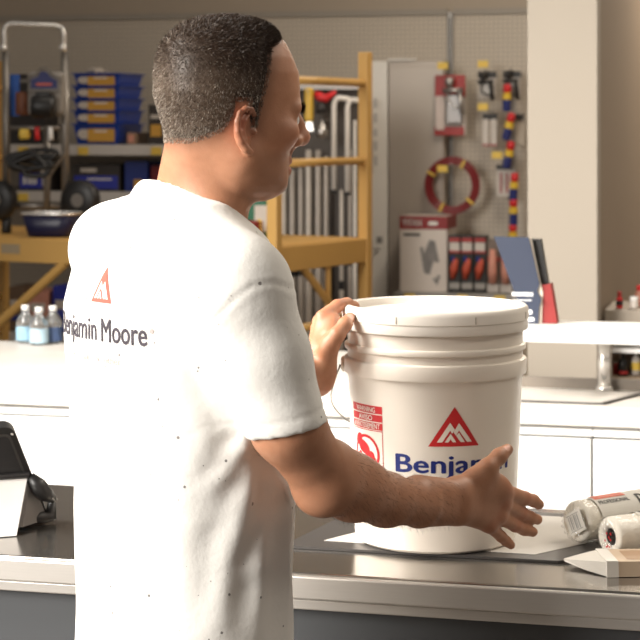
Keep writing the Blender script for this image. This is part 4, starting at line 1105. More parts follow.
# low shelf with boxes
vs = VW-.50; us0, us1 = S(394, 296, vs)[0], S(540, 296, vs)[0]; zs_ = S(455, 293, vs)[2]; ks = uv_at(455, vs)[1]/FOC
t = thing('wall_shelf', 'grey metal shelf under the pegboard holding boxed sprayers', 'shelf', R((us0+us1)/2, vs, zs_))
ws = us1-us0
obj('shelf_board', box((0, .155, -.02), (ws, .33, .04), .003), M_RAIL, t)
for px in (410, 463, 500): obj('price_tag', box((S(px, 297, vs)[0]-(us0+us1)/2, -.013, -.022), (11*ks, .003, 6*ks)), M_YEL, t)
t = thing('deck_cabinet', 'grey base deck below the low metal shelf, behind the pail', 'shelf base', R((us0+us1)/2, vs+.02, 0)); obj('deck', box((0, .14, (zs_-.045)/2), (ws, .28, zs_-.05)), mat('tan_panel', (.40, .32, .23), .6), t)
# big sprayer carton
ub0, ub1 = S(400, 250, vs+.03)[0], S(447, 250, vs+.03)[0]; wb = ub1-ub0; hb = 76*ks
t = thing('sprayer_carton', 'large pale carton with a red top band and a picture of a sprayer', 'carton', R((ub0+ub1)/2, vs+.03, zs_))
obj('carton', box((0, .14, hb/2), (wb, .28, hb), .003), mat('pale_carton', (.70, .62, .55), .5, var=.04), t)
lidc = obj('red_band', box((0, .14, hb-6.5*ks), (wb+.004, .284, 13*ks), .002), mat('deep_red_carton', srgb(142, 30, 32)[:3], .5), t)
obj('lettering', move_bm(text_bm('TITAN', width=20*ks, height=6.5*ks, bold=.035), T((-12*ks, -.0035, hb-9.5*ks))), M_LBL, lidc)
obj('lettering', move_bm(prism(rrect(10*ks, 4*ks, 1.8*ks), .0005), T((5*ks, -.0035, hb-9*ks))), M_LBL, lidc)
pic = bmesh.new(); y = -.004
add_tube(pic, [(4*ks, y, 18*ks), (6*ks, y, 36*ks), (9*ks, y, 52*ks)], [2.5*ks, 6*ks, 3*ks], 8); add_tube(pic, [(10*ks, y, 50*ks), (14*ks, y, 30*ks)], 2.2*ks, 8); add_tube(pic, [(11*ks, y, 14*ks), (13*ks, y, 8*ks), (16*ks, y, 17*ks)], 1.6*ks, 8)
add_tube(pic, [(-2*ks, y, 45*ks), (2*ks, y, 20*ks)], 1.6*ks, 8); add_tube(pic, [(0, y, 26*ks), (8*ks, y, 27*ks)], 3.5*ks, 8)
for v in pic.verts: v.co.y = -.0015+(v.co.y-y)*.02
obj('sprayer_picture', pic, mat('grey_print', (.22, .20, .185), .5, var=.5, scale=30), t); obj('dark_caption', box((-12*ks, -.001, hb-18.5*ks), (17*ks, .003, 2.4*ks)), M_INK, t)
# blister packs beside it
M_ORC = mat('orange_red_card', srgb(196, 84, 60)[:3], .45, var=.3, scale=30); M_PNK = mat('pink_card', srgb(216, 150, 130)[:3], .5, var=.2, scale=30)
labs = ['directly beside the large pale carton', 'second along from the large carton', 'third along from the large carton']
for i, px in enumerate((454.5, 467, 480)):
    u = S(px, 260, vs+.02)[0]; t = thing('spray_tip_pack', f'black blister pack with a red and white top, {labs[i]}', 'blister pack', R(u, vs+.02, zs_), -ANG, 'black blister packs on the low shelf')
    obj('card', box((0, .05, 29*ks), (12*ks, .09, 57*ks), .003), M_BLACK, t); obj('white_top', box((0, .0, 46*ks), (10.5*ks, .006, 9*ks), .002), M_CARD, t); obj('red_top', box((0, .0, 53*ks), (11*ks, .008, 4*ks)), M_REDC, t); obj('red_rule', box((0, .0, 41*ks), (11*ks, .008, 2.2*ks)), M_REDC, t)
    obj('tool', tube([(-2*ks, -.005, 14*ks), (-.5*ks, -.01, 24*ks), (2*ks, -.006, 34*ks)], [2.2*ks, 4.4*ks, 2.2*ks], 10), M_ORC, t, True); obj('blue_grip', tube([(-3*ks, -.004, 36*ks), (1*ks, -.004, 30*ks)], 2.2*ks, 8), M_BLUEC, t)
    obj('caption', box((0, .002, 7*ks), (10.5*ks, .004, 6*ks)), M_RAIL, t)
for i, (px, lab) in enumerate(((492.5, 'pink and cream tool pack next to the black blister packs'), (505.5, 'pink and cream tool pack partly hidden by the leaflet holder'))):
    u = S(px, 260, vs+.02)[0]; t = thing('tool_pack', lab, 'tool pack', R(u, vs+.02, zs_), -ANG, 'pink tool packs on the low shelf')
    obj('card', box((0, .06, 27*ks), (12*ks, .08, 53*ks), .003), mat('brown_card', (.20, .15, .12), .5), t); obj('pink_tool', tube([(0, -.0, 10*ks), (0, -.004, 22*ks), (0, 0, 44*ks)], [3.4*ks, 4.6*ks, 3*ks], 10), M_PNK, t, True); obj('red_rule', box((0, .016, 34*ks), (11*ks, .006, 4*ks)), M_REDC, t); obj('caption', box((0, .016, 5*ks), (11*ks, .006, 8*ks)), M_CARD, t)

# ---- tall metal cabinet
vc = VW-.135; uc0, uc1, uc2 = [uv_at(x, vc)[0] for x in (367.5, 388, 445)]; t = thing('metal_cabinet', 'tall grey metal cabinet with its lit side painted pale beside the scaffold', 'cabinet', R(uc1, vc, 0))
M_CAB = mat('warm_grey_metal', (.50, .435, .37), .4, metal=.15, var=.10, scale=2.2); M_CABS = mat('lit_side_metal', (.93, .88, .80), .4, var=.03)  # pale colour stands in for light on the left side and top edge
hc = S(388, 61, vc)[2]; wc = uc2-uc1; dc = .075; wl_ = uc1-uc0
obj('carcass', box((wc/2, dc/2, hc/2), (wc-.002, dc, hc), .004), M_CAB, t); obj('door', box((wc/2, -.008, hc/2), (wc-.012, .014, hc-.06), .004), M_CAB, t)
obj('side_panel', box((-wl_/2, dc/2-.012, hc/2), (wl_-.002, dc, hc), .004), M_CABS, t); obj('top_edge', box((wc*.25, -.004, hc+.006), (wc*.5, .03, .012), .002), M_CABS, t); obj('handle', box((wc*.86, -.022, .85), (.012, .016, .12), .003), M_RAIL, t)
for zz, hh in ((1.72, .05), (1.64, .05), (1.56, .04), (1.49, .05), (1.41, .05)): obj('side_mark', box((-wl_*.5, -.0635, zz), (.022, .002, hh)), mat('faint_grey_print', (.62, .58, .53), .5), t)
obj('side_mark', box((-wl_*.3, -.0635, .985), (.03, .002, .035)), M_RAIL, t)

# ---- yellow rolling scaffold
M_SCAF = mat('yellow_paint', srgb(206, 162, 92)[:3], .42, var=.06, scale=5); M_PLY = mat('yellow_deck', srgb(210, 164, 92)[:3], .55, var=.08, scale=6)
A0 = np.array((-.178, 7.30)); rzS = math.atan2(-.5, .866)+PI      # local x runs left along the long side, local y away
t = thing('rolling_scaffold', 'yellow steel rolling scaffold with ladder ends and a platform', 'scaffold', (A0[0], A0[1], 0), math.atan2(.5, -.866))
ca, sa = -.866, .5
def SL(x, y, z): return Vector((x, y, z))                          # x along the long side, -y along the short end (away)
zp = EYE-(245.5-HY)/FOC*7.35; ztop = 1.905; Ls, Ws = 1.97, .74; q_ = .022
for (x, y) in ((0, 0), (0, -Ws), (Ls, 0), (Ls, -Ws)):
    p = obj('post', box((x, y, (ztop+.12)/2), (.046, .046, ztop-.12), .004), M_SCAF, t)
    obj('caster', lathe([(0, -.02), (.055, -.02), (.06, -.01), (.06, .01), (.055, .02), (0, .02)], 20), M_DARK, t, True)
    o = t.children[-1]
for o in [o for o in COL.objects if o.parent == t and o.name.startswith('caster')]:
    pass
cs = [o for o in COL.objects if o.parent == t and o.name.startswith('caster')]
for o, (x, y) in zip(cs, ((0, 0), (0, -Ws), (Ls, 0), (Ls, -Ws))): o.location = (x, y, .06); o.rotation_euler = (PI/2, 0, 0)
for x in (0, Ls):
    for z in (.30, .62, EYE-(325-HY)/FOC*7.6, EYE-(162-HY)/FOC*7.6, EYE-(81-HY)/FOC*7.6):
        obj('rung', tube([(x, 0, z), (x, -Ws, z)], .017, 10), M_SCAF, t, True)
obj('end_beam', box((0, -Ws/2, zp-.055), (.035, Ws, .10), .003), M_SCAF, t); obj('end_beam', box((Ls, -Ws/2, zp-.055), (.035, Ws, .10), .003), M_SCAF, t)
obj('side_beam', box((Ls/2, 0, zp-.055), (Ls, .035, .10), .003), M_SCAF, t); obj('side_beam', box((Ls/2, -Ws, zp-.055), (Ls, .035, .10), .003), M_SCAF, t)
obj('deck', box((Ls/2, -Ws/2, zp-.012), (Ls-.02, Ws-.02, .022), .002), M_PLY, t)
obj('brace', tube([(-.0, -.22, zp-.10), (0, -Ws+.02, zp-.47)], .016, 10), M_SCAF, t); obj('brace', tube([(0, -.42, zp-.10), (0, -.42, zp-.30)], .013, 10), M_SCAF, t)
obj('brace', tube([(.16, 0, zp-.70), (.95, 0, zp-.10)], .020, 10), M_SCAF, t); obj('brace', tube([(Ls-.16, 0, zp-.70), (Ls-.95, 0, zp-.10)], .020, 10), M_SCAF, t)
obj('spec_plate', box((1.30, .0185, zp-.050), (.10, .002, .04)), mat('worn_plate', (.36, .28, .18), .5), t)
def on_deck(px, Y):                           # a point of the deck under a picture column
    return Vector(((px-HX)/FOC*Y, Y, zp))
# things on the deck
c = on_deck(246, 7.62); t = thing('hose_coil', 'stacked dark red hose coil lying on the scaffold platform behind the man', 'hose', c, 0)
bm = bmesh.new()
for i in range(5):
    for rr in (.062, .048): add_tube(bm, [(rr*math.cos(2*PI*j/28), rr*math.sin(2*PI*j/28), .009+i*.0165) for j in range(28)], .0088, 8, True)
obj('hose', bm, M_HOSE, t, True); obj('tie', box((.055, -.02, .045), (.01, .03, .092), .003, Matrix.Rotation(.3, 3, 'Z')), M_YEL, t)
c = on_deck(259, 7.80); t = thing('green_box', 'small green carton with a white panel on the scaffold platform', 'carton', c, math.radians(-8))
obj('carton', box((0, .03, .078), (.105, .06, .156), .003), mat('green_carton', srgb(22, 104, 72)[:3], .5), t); obj('white_panel', box((.012, -.001, .085), (.062, .003, .11)), M_CARD, t)
# blue hopper tray on the deck, left
c = on_deck(52, 7.98); t = thing('paint_hopper', 'dark blue plastic hopper with a pale rim on the scaffold platform', 'hopper', c, math.radians(-10))
M_DBLUE = mat('dark_blue_plastic', srgb(26, 26, 60)[:3], .35, var=.1)
bm = bmesh.new(); rg = []
for k_, z in ((.78, .002), (.86, .03), (1.0, .098), (.97, .098), (.80, .02)):
    rg.append([bm.verts.new((.118*k_*x, .10*k_*y, z)) for x, z_, y in [(math.copysign(abs(math.cos(a))**.5, math.cos(a)), 0, math.copysign(abs(math.sin(a))**.5, math.sin(a))) for a in [2*PI*j/40 for j in range(40)]]])
for A, B in zip(rg, rg[1:]):
    for j in range(40): bm.faces.new((A[j], A[(j+1) % 40], B[(j+1) % 40], B[j]))
bm.faces.new(rg[0]); bm.faces.new(rg[-1])
obj('tub', bm, M_DBLUE, t, True)
obj('rim', tube([(.118*math.copysign(abs(math.cos(a))**.5, math.cos(a)), .10*math.copysign(abs(math.sin(a))**.5, math.sin(a)), .099) for a in [2*PI*j/40 for j in range(40)]], .006, 8, True), M_CHROME, t, True)
# ---- airless sprayer cart
YS = 8.22; ks8 = YS/FOC; c = on_deck(36, YS); t = thing('paint_sprayer', 'upright paint sprayer cart with a chrome loop handle on the scaffold', 'paint sprayer', c, 0)
X = lambda px: (px-36)*ks8
Z = lambda py: EYE-(py-HY)*ks8-zp
Zm = lambda py: Z(py)
M_TUBE = mat('grey_tube', (.26, .235, .21), .35, metal=.6, var=.08)
obj('loop_handle', tube([(X(5), 0, Z(60)), (X(4.5), 0, Z(40)), (X(4.5), 0, Z(29)), (X(7), 0, Z(25)), (X(12), 0, Z(23.5)), (X(56), 0, Z(25.5)), (X(62), 0, Z(28)), (X(64), 0, Z(33)), (X(64.5), 0, Z(60))], .0105, 12), M_CHROME, t, True)
for px in (6, 65): obj('frame_tube', tube([(X(px), 0, Z(52)), (X(px+.5), 0, Z(208))], .0175, 12), M_TUBE, t, True)
for px in (3, 62): 
    bm = bmesh.new(); bmesh.ops.create_uvsphere(bm, u_segments=12, v_segments=8, radius=.018); obj('clamp_knob', move_bm(bm, T((X(px+1.5), -.02, Z(48)))), M_CHROME, t, True)
obj('cross_bar', tube([(X(6), 0, Z(206)), (X(65), 0, Z(206))], .014, 10), M_TUBE, t, True); obj('cross_bar', tube([(X(6), 0, Z(128)), (X(65), 0, Z(128))], .012, 10), M_TUBE, t, True)
obj('pump_column', tube([(X(48), -.03, Z(128)), (X(48), -.03, Z(212))], .0155, 12), M_TUBE, t, True)
pn = obj('housing', box((X(48), -.02, Z(94)), (36*ks8, .13, 44*ks8), .02), mat('grey_housing', (.27, .245, .22), .5, var=.1), t)
obj('badge', move_bm(prism([(-13*ks8, 0), (13*ks8, 0), (13*ks8, 8*ks8), (6*ks8, 12*ks8), (2*ks8, 17*ks8), (-3*ks8, 17*ks8), (-6*ks8, 12*ks8), (-13*ks8, 9*ks8)], .004), T((X(47), -.09, Z(89)))), mat('navy_badge', srgb(24, 30, 96)[:3], .4), pn)
obj('badge_rim', tube([(X(47)+x*ks8, -.087, Z(89)+z*ks8) for x, z in ((-16, -3), (16, -3), (16, 10), (8, 14), (3, 20), (-4, 20), (-8, 14), (-16, 11))], .005, 8, True), M_TUBE, pn)
obj('badge_lettering', move_bm(prism(rrect(16*ks8, 2.4*ks8, 1*ks8), .001), T((X(47)-8*ks8, -.0915, Z(86)))), M_ORC, pn)
obj('motor', move_bm(lathe([(0, -.05), (.046, -.05), (.052, -.03), (.052, .03), (.046, .05), (0, .05)], 24), T((X(47.5), -.12, Z(107))) @ Matrix.Rotation(PI/2, 4, 'Y')), M_DARK, t, True)
obj('motor_block', box((X(47.5), -.11, Z(97)), (14*ks8, .06, 10*ks8), .006), M_DARK, t)
obj('filter', lathe([(0, .0), (.03, 0), (.033, .01), (.033, .09), (.028, .10), (0, .10)], 20, (X(24), -.03, Z(115))), mat('rust_filter', srgb(116, 66, 40)[:3], .5), t, True)
obj('yellow_knob', lathe([(0, 0), (.022, 0), (.026, .02), (.020, .045), (0, .045)], 16, (X(27), -.07, Z(139))), M_YEL, t, True); obj('red_lever', tube([(X(40), -.07, Z(140)), (X(39), -.07, Z(127))], [.012, .010], 10), M_R2, t, True); obj('white_lever', tube([(X(53), -.07, Z(140)), (X(52.5), -.07, Z(127))], [.013, .009], 10), M_CAP, t, True)
bm = bmesh.new()
for i in range(4): add_tube(bm, [(X(34)+(.10-.012*i)*math.cos(2*PI*j/30)+.02*math.sin(3*PI*j/15+i), -.05-.016*i, Z(157)-.012*i+(.026+.006*i)*math.sin(2*PI*j/30)+.012*math.sin(2*PI*j/15+i*2)) for j in range(30)], .011, 8, True)
obj('black_hose', bm, M_DARK, t, True)
obj('strut', tube([(X(48), -.02, Z(178)), (X(66), -.02, Z(152))], .009, 8), M_TUBE, t); obj('strut', tube([(X(66), -.02, Z(205)), (X(92), -.02, Z(214))], .011, 8), M_TUBE, t)
for px, yy in ((-1, -.02), (81, -.02)):
    w_ = obj('wheel', move_bm(lathe([(.02, -.03), (.075, -.033), (.088, -.02), (.09, 0), (.088, .02), (.075, .033), (.02, .03)], 28), T((X(px), yy, Z(200))) @ Matrix.Rotation(math.radians(70), 4, 'Z') @ Matrix.Rotation(PI/2, 4, 'Y')), M_DARK, t, True)
    obj('hub', move_bm(lathe([(0, -.034), (.03, -.034), (.03, .034), (0, .034)], 18), T((X(px), yy, Z(200))) @ Matrix.Rotation(math.radians(70), 4, 'Z') @ Matrix.Rotation(PI/2, 4, 'Y')), M_TUBE, w_)
for px in (6.5, 65.5): obj('foot', lathe([(0, 0), (.02, 0), (.022, .01), (.022, Z(205)), (0, Z(205))], 14, (X(px), 0, 0)), M_DARK, t, True)
obj('blue_manual', box((X(13), .03, Z(95)), (11*ks8, .01, 42*ks8)), mat('bright_blue_card', srgb(30, 88, 176)[:3], .5), t)

# ---- left gondola shelves
vg = 9.15
def shelf_board(label, pyl, dep=.78):
    z = S(110, pyl, vg)[2]; u0, u1 = S(-60, pyl, vg)[0], S(262, pyl, vg)[0]
    t = thing('wall_shelf', label, 'shelf', R((u0+u1)/2, vg, z), -ANG, 'grey shelves of the left wall run')
    obj('shelf_board', box((0, dep/2, -.014), (u1-u0, dep, .028), .002), M_RAIL, t); obj('shelf_lip', box((0, -.004, -.026), (u1-u0, .012, .056), .003), mat('light_grey_lip', (.66, .62, .58), .4, metal=.2), t)
    for px in (84, 157, 24): obj('price_tag', box((S(px, pyl, vg)[0]-(u0+u1)/2, -.012, -.030), (11*ks, .003, 8*ks)), M_YEL, t)
    return z
z1 = shelf_board('upper grey wall shelf carrying the stack of blue trays', 145)
z2 = shelf_board('lower grey wall shelf carrying the blue cartons behind the sprayer', 192)
z3 = shelf_board('bottom grey wall shelf seen under the scaffold platform', 335)
kg = uv_at(98, vg)[1]/FOC
# blue trays
M_TRAY = mat('blue_plastic', srgb(24, 66, 168)[:3], .35, var=.06); M_YL = mat('yellow_sticker', srgb(216, 164, 70)[:3], .5, var=.1, scale=60)
names = ['bottom of the stack', 'second from the bottom of the stack', 'middle of the stack', 'second from the top of the stack', 'top of the stack']
for i in range(5):
    hh = 21*kg if i == 0 else 14.5*kg; z0 = z1+.002+(0 if i == 0 else (21*kg+(i-1)*12.6*kg)-1.2*kg)
    u = S(96.5, 130, vg+.06)[0]; t = thing('roller_tray', f'blue plastic roller tray with a yellow label, {names[i]}', 'tray', R(u, vg+.06, z0), -ANG, 'stack of blue roller trays')
    w0, w1 = 21*kg, 24.5*kg; dpt = .36
    bm = bmesh.new(); rg = []
    for (wq, z, ins) in ((w0, 0, .012), (w1, hh-.006, 0), (w1+.012, hh-.006, -.010), (w1+.012, hh, -.010), (w1-.008, hh, .008), (w0-.006, .006, .018)):
        rg.append([bm.verts.new(p) for p in ((-wq, ins, z), (wq, ins, z), (wq, dpt-ins, z), (-wq, dpt-ins, z))])
    for A, B in zip(rg, rg[1:]):
        for j in range(4): bm.faces.new((A[j], A[(j+1) % 4], B[(j+1) % 4], B[j]))
    bm.faces.new(rg[0]); bm.faces.new(rg[-1])
    obj('tray', bm, M_TRAY, t)
    lb = obj('label', box((5*kg, -.001, hh*.45), (28*kg, .012, hh*.62)), M_YL, t)
    obj('label_picture', blob(-13*kg, hh*.5, 7*kg, hh*.25), M_CARD, t); bmv = t.children
    for o in [o for o in COL.objects if o.parent == t and o.name.startswith('label_picture')]: o.location = (0, -.0065, 0)
    obj('label_lettering', move_bm(prism(rrect(14*kg, 1.6*kg, .7*kg), .0006), T((-2*kg, -.0080, hh*.60))), M_LBL, lb)
for i, (px, w_, lab, r_) in enumerate(((96, 11, 'crumpled white rag lying on the top blue tray', .018), (104, 9, 'smaller white rag lying on the top blue tray', .014))):
    u = S(px-3*i, 70, vg+.18+.14*i)[0]; bm = bmesh.new(); bmesh.ops.create_icosphere(bm, subdivisions=3, radius=1)
    for v in bm.verts:
        n_ = 1+.25*math.sin(v.co.x*7+i)*math.sin(v.co.y*6)+.15*math.sin(v.co.z*9); v.co = Vector((v.co.x*w_*kg*n_*.9, v.co.y*.05*n_, max(-.4, v.co.z)*r_*n_+r_*.5))
    tag(put(obj('rag', bm, mat('off_white_cloth', (.66, .58, .50), .8), None, True), R(u, vg+.18+.14*i, z1+.002+21*kg+4*12.6*kg+1.2*kg)), lab, 'rag', 'rags on the blue trays')
# things on the shelves
def carton(name, label, cat, px, w, h, z, m, extra=None, v=vg+.05, d=.25, group=None):
    u, Y = uv_at(px, v); k = Y/FOC; t = thing(name, label, cat, R(u, v, z+.002), -ANG, group)
    obj('carton', box((0, d/2, h*k/2), (w*k, d, h*k), .003), m, t)
    for nm, x, zz, ww, hh, mm in (extra or []): obj(nm, box((x*k, -.002, zz*k), (ww*k, .004, hh*k)), mm, t)
    return t, k
M_DKC = mat('dark_carton', (.045, .038, .036), .5, var=.2); M_VIO = mat('violet_blue_card', srgb(48, 58, 168)[:3], .45, var=.08)
t, k = carton('carton', 'dark carton with a violet-blue panel on the lower shelf beside the black wheel', 'carton', 96, 50, 27, z2, M_DKC, [('blue_panel', 0, 9, 46, 13, M_VIO), ('pale_heading', -8, 21, 17, 4, M_CARD)])
obj('pale_caption', box((4*k, -.0045, 12*k), (26*k, .001, 1.6*k)), M_LBL, t)
t, k = carton('carton', 'blue carton with white lettering on the lower shelf behind the sprayer frame', 'carton', 34, 32, 24, z2, M_DKC, [('blue_panel', -3, 10, 24, 15, M_VIO), ('pale_strip', 11, 14, 6, 18, M_CARD)])
for x_, w_ in ((-10, 3), (-6, 2), (-2.5, 3), (1.5, 3)): obj('white_lettering', box((x_*k, -.0045, 10*k), (w_*k, .001, 7*k)), M_LBL, t)
carton('carton', 'blue carton with a yellow corner on the lower shelf behind the man\'s neck', 'carton', 136, 24, 30, z2, M_BLUEC, [('yellow_corner', 2, 7, 8, 10, M_YL)])
carton('carton', 'maroon carton on the lower shelf against the man\'s neck', 'carton', 158, 15, 26, z2, mat('maroon_card', srgb(112, 24, 34)[:3], .5), [('pale_strip', 0, 6, 9, 5, M_CARD)])
carton('carton', 'small brown and cream carton beside the blue trays on the upper shelf', 'carton', 131, 9, 12, z1, mat('brown_cream_card', (.34, .22, .15), .5), [('cream_panel', 0, 6, 6, 8, M_PNK)])
carton('carton', 'dark carton with yellow label next to the man\'s head on the upper shelf', 'carton', 156, 16, 40, z1, M_DKC, [('yellow_label', 0, 14, 11, 12, M_YL), ('pale_strip', 0, 28, 11, 4, M_CARD)])
carton('carton', 'flat dark carton on the upper shelf behind the sprayer housing', 'carton', 26, 40, 70, z1, M_DKC, [('pale_strip', -6, 63, 18, 3, M_RAIL)], v=vg+.3, d=.2)
for px, w_, h_, m_, lab in ((38, 22, 40, M_PNK, 'pinkish carton on the bottom shelf, under the scaffold platform'), (62, 20, 46, M_VIO, 'violet-blue carton on the bottom shelf, under the scaffold platform'), (84, 22, 44, M_DKC, 'dark carton on the bottom shelf, under the platform beside the violet one'), (16, 16, 44, mat('brown_carton', (.16, .10, .06), .6), 'brown carton on the bottom shelf beside the left scaffold post')):
    carton('carton', lab, 'carton', px, w_, h_, z3, m_, [('label', 0, h_*.6, w_*.7, 9, M_CARD), ('label_stripe', 0, h_*.3, w_*.8, 5, M_BLUEC)])
carton('storage_bin', 'dark storage bin standing under the scaffold platform behind the bottles', 'bin', 44, 70, 58, -.002+.0, M_DKC, [('rim', 0, 55, 72, 5, M_TUBE)], v=7.9, d=.3)

# ---- extension poles and tools in the rack behind the scaffold end
vr = 8.75; ur0, ur1 = S(268, 200, vr)[0], S(357, 200, vr)[0]; kr = uv_at(320, vr)[1]/FOC
zt_ = lambda py: EYE-(py-HY)*kr
t = thing('pole_rack', 'dark backed rack holding extension poles behind the scaffold end', 'rack', R((ur0+ur1)/2, vr, 0))
wr = ur1-ur0
obj('back_panel', box((0, .14, zt_(84)/2), (wr, .02, zt_(84))), mat('dark_rack', (.085, .07, .06), .6), t); obj('base', box((0, .04, .04), (wr, .2, .08)), M_TUBE, t); obj('top_rail', box((0, .09, zt_(86)), (wr, .06, .03)), M_TUBE, t)
M_ALU = mat('dull_aluminium', (.64, .58, .51), .4, metal=.25, var=.10); M_ALU2 = mat('grey_aluminium', (.48, .43, .38), .4, metal=.25, var=.1); M_WHT = mat('white_tube', (.88, .83, .76), .35)
poles = [(272, 190, 8, M_ALU2), (281, 176, 7, M_ALU), (289.5, 170, 8, M_ALU2), (298, 168, 7, M_ALU2), (306, 150, 8, M_ALU), (315.5, 150, 8, M_ALU2), (323.5, 156, 6, M_ALU2), (339, 190, 4.5, M_ALU), (347.5, 150, 4, M_ALU2), (352.5, 120, 4, M_WHT)]
names = ['first', 'second', 'third', 'fourth', 'fifth', 'sixth', 'seventh', 'eighth', 'ninth', 'tenth']
for i, (px, py, w_, m_) in enumerate(poles):
    u, _ = uv_at(px, vr); t = thing('extension_pole', f'grey metal extension pole, {names[i]} from the man\'s chin towards the cabinet', 'pole', R(u, vr+.05, .08), -ANG, 'extension poles in the rack')
    r_ = w_*kr/2; h_ = zt_(py)-.08
    obj('outer_tube', lathe([(0, .001), (r_, .001), (r_, h_*.62), (r_*.9, h_*.625), (0, h_*.625)], 14), m_, t, True)
    obj('inner_tube', lathe([(r_*.84, h_*.62), (r_*.84, h_-.01), (r_*.6, h_), (0, h_)], 14), m_, t, True); obj('collar', lathe([(r_*1.08, h_*.60), (r_*1.08, h_*.635)], 14), M_DARK, t)
for i, (px, py0, py1, lab) in enumerate(((333, 97, 190, 'white cane-shaped roller frame hanging in the rack nearer the man'), (346.5, 99, 192, 'white cane-shaped roller frame hanging in the rack beside the scaffold post'))):
    u, _ = uv_at(px, vr-.1); c = R(u, vr-.08, zt_(py1)); t = thing('paint_roller', lab, 'roller frame', c, -ANG, 'white roller frames in the rack'); hgt_ = zt_(py0)-zt_(py1)
    pts = [(0, 0, 0), (0, 0, hgt_-.05)]+[(.028-.028*math.cos(a), 0, hgt_-.05+.045*math.sin(a)) for a in [PI*j/10 for j in range(1, 7)]]+[(.075, .0, hgt_-.012)]
    obj('frame_tube', tube(pts, 2.6*kr, 12), M_WHT, t, True); obj('end_cap', lathe([(0, -.012), (3*kr, -.012), (3*kr, .004), (0, .004)], 12), M_DARK, t); obj('hang_hook', tube([(.03, .0, hgt_-.004), (.03, .15, hgt_-.004)], .004, 8), M_RAIL, t)
# tools hung at the top of the rack
u, _ = uv_at(308, vr-.1); t = thing('yellow_tool', 'yellow handled scraper hanging at the top of the rack beside the man\'s face', 'scraper', R(u, vr-.08, zt_(105)))
obj('handle', box((0, 0, 0), (9*kr, .03, 34*kr), .012), mat('tool_yellow', srgb(226, 184, 60)[:3], .4), t); obj('blade', prism([(-5*kr, 0), (5*kr, 0), (3*kr, 9*kr), (-3*kr, 9*kr)], .004, T((0, 0, -26*kr))), M_CHROME, t); obj('hang_hook', tube([(0, .14, 14*kr), (0, -.03, 14*kr)], .004, 8), M_RAIL, t)
u, _ = uv_at(319, vr-.1); t = thing('red_tool', 'red handled tool hanging at the top of the rack above the grey poles', 'tool', R(u, vr-.08, zt_(97)))
obj('handle', tube([(-5*kr, 0, 4*kr), (0, 0, 0), (6*kr, 0, -2*kr), (16*kr, 0, 5*kr)], [.012, .024, .02, .010], 10), M_R2, t, True); obj('collar', tube([(0, .0, -6*kr), (2*kr, 0, -16*kr)], [.02, .03], 10), M_BLACK, t, True); obj('hang_hook', tube([(0, .14, 2*kr), (0, 0, 2*kr)], .004, 8), M_RAIL, t)
u, _ = uv_at(321, vr-.1); t = thing('chrome_tool', 'chrome mixer head hanging in the rack just past the man\'s nose', 'tool', R(u, vr-.08, zt_(132)))
obj('head', lathe([(0, -7*kr), (5*kr, -5*kr), (6.5*kr, 0), (4*kr, 6*kr), (1.5*kr, 8*kr), (1.5*kr, 14*kr), (0, 14*kr)], 18), mat('dull_chrome', (.5, .47, .44), .32, metal=.9), t, True); obj('grip', tube([(-7*kr, 0, -1*kr), (-2*kr, 0, 5*kr)], 2.5*kr, 10), M_BLACK, t); obj('hang_hook', tube([(0, .14, 12*kr), (0, 0, 12*kr)], .004, 8), M_RAIL, t)

# ---- low unit right of the partition
vu = 6.44; ku = uv_at(620, vu)[1]/FOC; zu = S(620, 310, vu)[2]; u0 = ur+.012; wu = 1.1
t = thing('display_unit', 'low grey display unit with open white shelves beside the shaded brown wall', 'shelf unit', R(u0+wu/2, vu, 0))
zf = lambda py: EYE-(py-HY)*ku
obj('top_board', box((0, .17, zu-6.2*ku), (wu, .34, 12.4*ku), .003), mat('grey_brown_top', (.33, .28, .225), .45), t)
for x in (-wu/2+.012, wu/2-.012): obj('side_panel', box((x, .17, (zu-12.4*ku)/2), (.02, .33, zu-12.4*ku-.001)), M_BROWN, t)
obj('back_panel', box((0, .325, (zu-.05)/2), (wu-.05, .016, zu-.06)), mat('mid_brown_panel', (.34, .27, .21), .6), t)
zsh = zf(349); obj('shelf_board', box((0, .16, zsh-2*ku), (wu-.046, .30, 4*ku)), M_WHITE, t); zs2 = zf(378); obj('shelf_board', box((0, .16, zs2-5*ku), (wu-.046, .31, 10*ku)), M_BROWN, t)
def unit_thing(name, label, cat, px, v, z, parts, group=None):
    u, Y = uv_at(px, v); k = Y/FOC; t = thing(name, label, cat, R(u, v, z+.001), -ANG, group)
    for nm, prof, m, sm in parts: obj(nm, lathe([(r*k, zz*k) for r, zz in prof], 18), m, t, sm)
    return t
unit_thing('red_bottle', 'small red squeeze bottle on top of the grey display unit', 'bottle', 619.5, vu+.05, zu, [('body', [(0, 0), (3, 0), (3.4, 1.5), (3.4, 9), (2, 12)], M_R2, True), ('cap', [(1.6, 11.5), (2.2, 12), (2.2, 17), (0, 17.5)], M_REDC, True), ('label', [(3.5, 3), (3.5, 8)], M_DARK, False)])
unit_thing('small_jar', 'small white jar on the display unit beside the red bottle', 'jar', 634, vu+.05, zu, [('jar', [(0, 0), (4, 0), (4.6, 1.5), (4.6, 7), (3.6, 8.5)], M_CARD, True), ('lid', [(3.8, 8), (4.2, 8.4), (4.2, 12), (0, 12.4)], M_CAP, True)])
unit_thing('red_bottle', 'taller pink-red bottle on the display unit near the frame edge', 'bottle', 639, vu+.14, zu, [('body', [(0, 0), (4, 0), (4.5, 2), (4.5, 12), (2.2, 16)], M_PNK, True), ('cap', [(1.9, 15.5), (2.6, 16), (2.6, 21), (0, 21.4)], M_R2, True)])
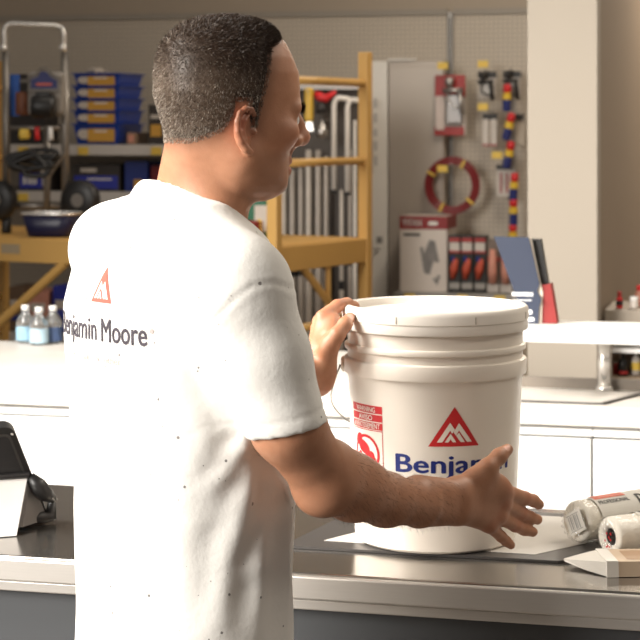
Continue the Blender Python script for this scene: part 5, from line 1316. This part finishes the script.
unit_thing('spray_can', 'small black can on the lower shelf of the display unit', 'can', 623, vu+.06, zs2, [('body', [(0, 0), (5, 0), (5, 14), (3, 17)], M_DARK, True), ('nozzle', [(1.6, 16.5), (1.6, 21), (0, 21)], M_DARK, True), ('band', [(5.1, 2), (5.1, 5)], M_REDC, False)])
unit_thing('spray_can', 'can with a yellow band on the lower shelf of the display unit', 'can', 636, vu+.09, zs2, [('body', [(0, 0), (4.6, 0), (4.6, 15), (3, 18)], M_CARD, True), ('nozzle', [(1.6, 17.5), (1.6, 22), (0, 22)], M_CAP, True), ('band', [(4.75, 5), (4.75, 13)], M_YEL, False)])
unit_thing('paint_tin', 'small red tin on the lower shelf of the display unit beside the post', 'tin', 613.5, vu+.10, zs2, [('body', [(0, 0), (4.4, 0), (4.4, 11), (3.8, 11.4)], M_REDC, True), ('lid', [(3.8, 11), (4.0, 12.2), (0, 12.2)], M_CHROME, True)])
# ================================================================== light and camera
def area(name, loc, target, size, power, col, spread=None):
    l = bpy.data.lights.new(name, 'AREA'); l.shape = 'RECTANGLE'; l.size, l.size_y = size; l.energy = power; l.color = col
    if spread: l.spread = math.radians(spread)
    o = bpy.data.objects.new(name, l); COL.objects.link(o); o.location = loc
    o.rotation_euler = (Vector(target)-Vector(loc)).to_track_quat('-Z', 'Y').to_euler(); return o
area('window_light', (-3.4, .6, 2.3), (0, 3.0, 1.1), (2.2, 2.0), 90, (1.0, .955, .89), 86)
area('counter_light', (-2.3, 3.3, 2.9), (.1, 4.7, .75), (2.0, 1.2), 104, (1.0, .955, .89), 95)
for i, (u, v, pw) in enumerate(((-2.6, 7.2, 6), (-.7, 7.9, 50), (-.2, 8.7, 80), (.8, 4.4, 46), (1.5, 2.6, 26))):
    p = R(u, v, 3.3); area('overhead_fill', p, p-Vector((0, 0, 3)), (1.2, .6), pw, (1.0, .90, .76))  # unseen lamps added overhead; the last fills the man's face and right side
w = bpy.data.worlds.new('room_air'); scene.world = w; w.use_nodes = True
w.node_tree.nodes['Background'].inputs['Color'].default_value = (1.0, .90, .80, 1); w.node_tree.nodes['Background'].inputs['Strength'].default_value = .17
cam = bpy.data.cameras.new('camera'); co = bpy.data.objects.new('camera', cam); COL.objects.link(co)
co.location = (0, 0, EYE); co.rotation_euler = (PI/2, 0, 0)
cam.sensor_width = 36; cam.lens = FOC/640*36; cam.shift_y = -(320-HY)/640
cam.dof.use_dof = True; cam.dof.focus_distance = 2.62; cam.dof.aperture_fstop = 12.0; cam.dof.aperture_blades = 0
cam.clip_end = 60
scene.camera = co
scene.view_settings.view_transform = 'Standard'; scene.view_settings.look = 'None'
scene.view_settings.exposure = 0.0
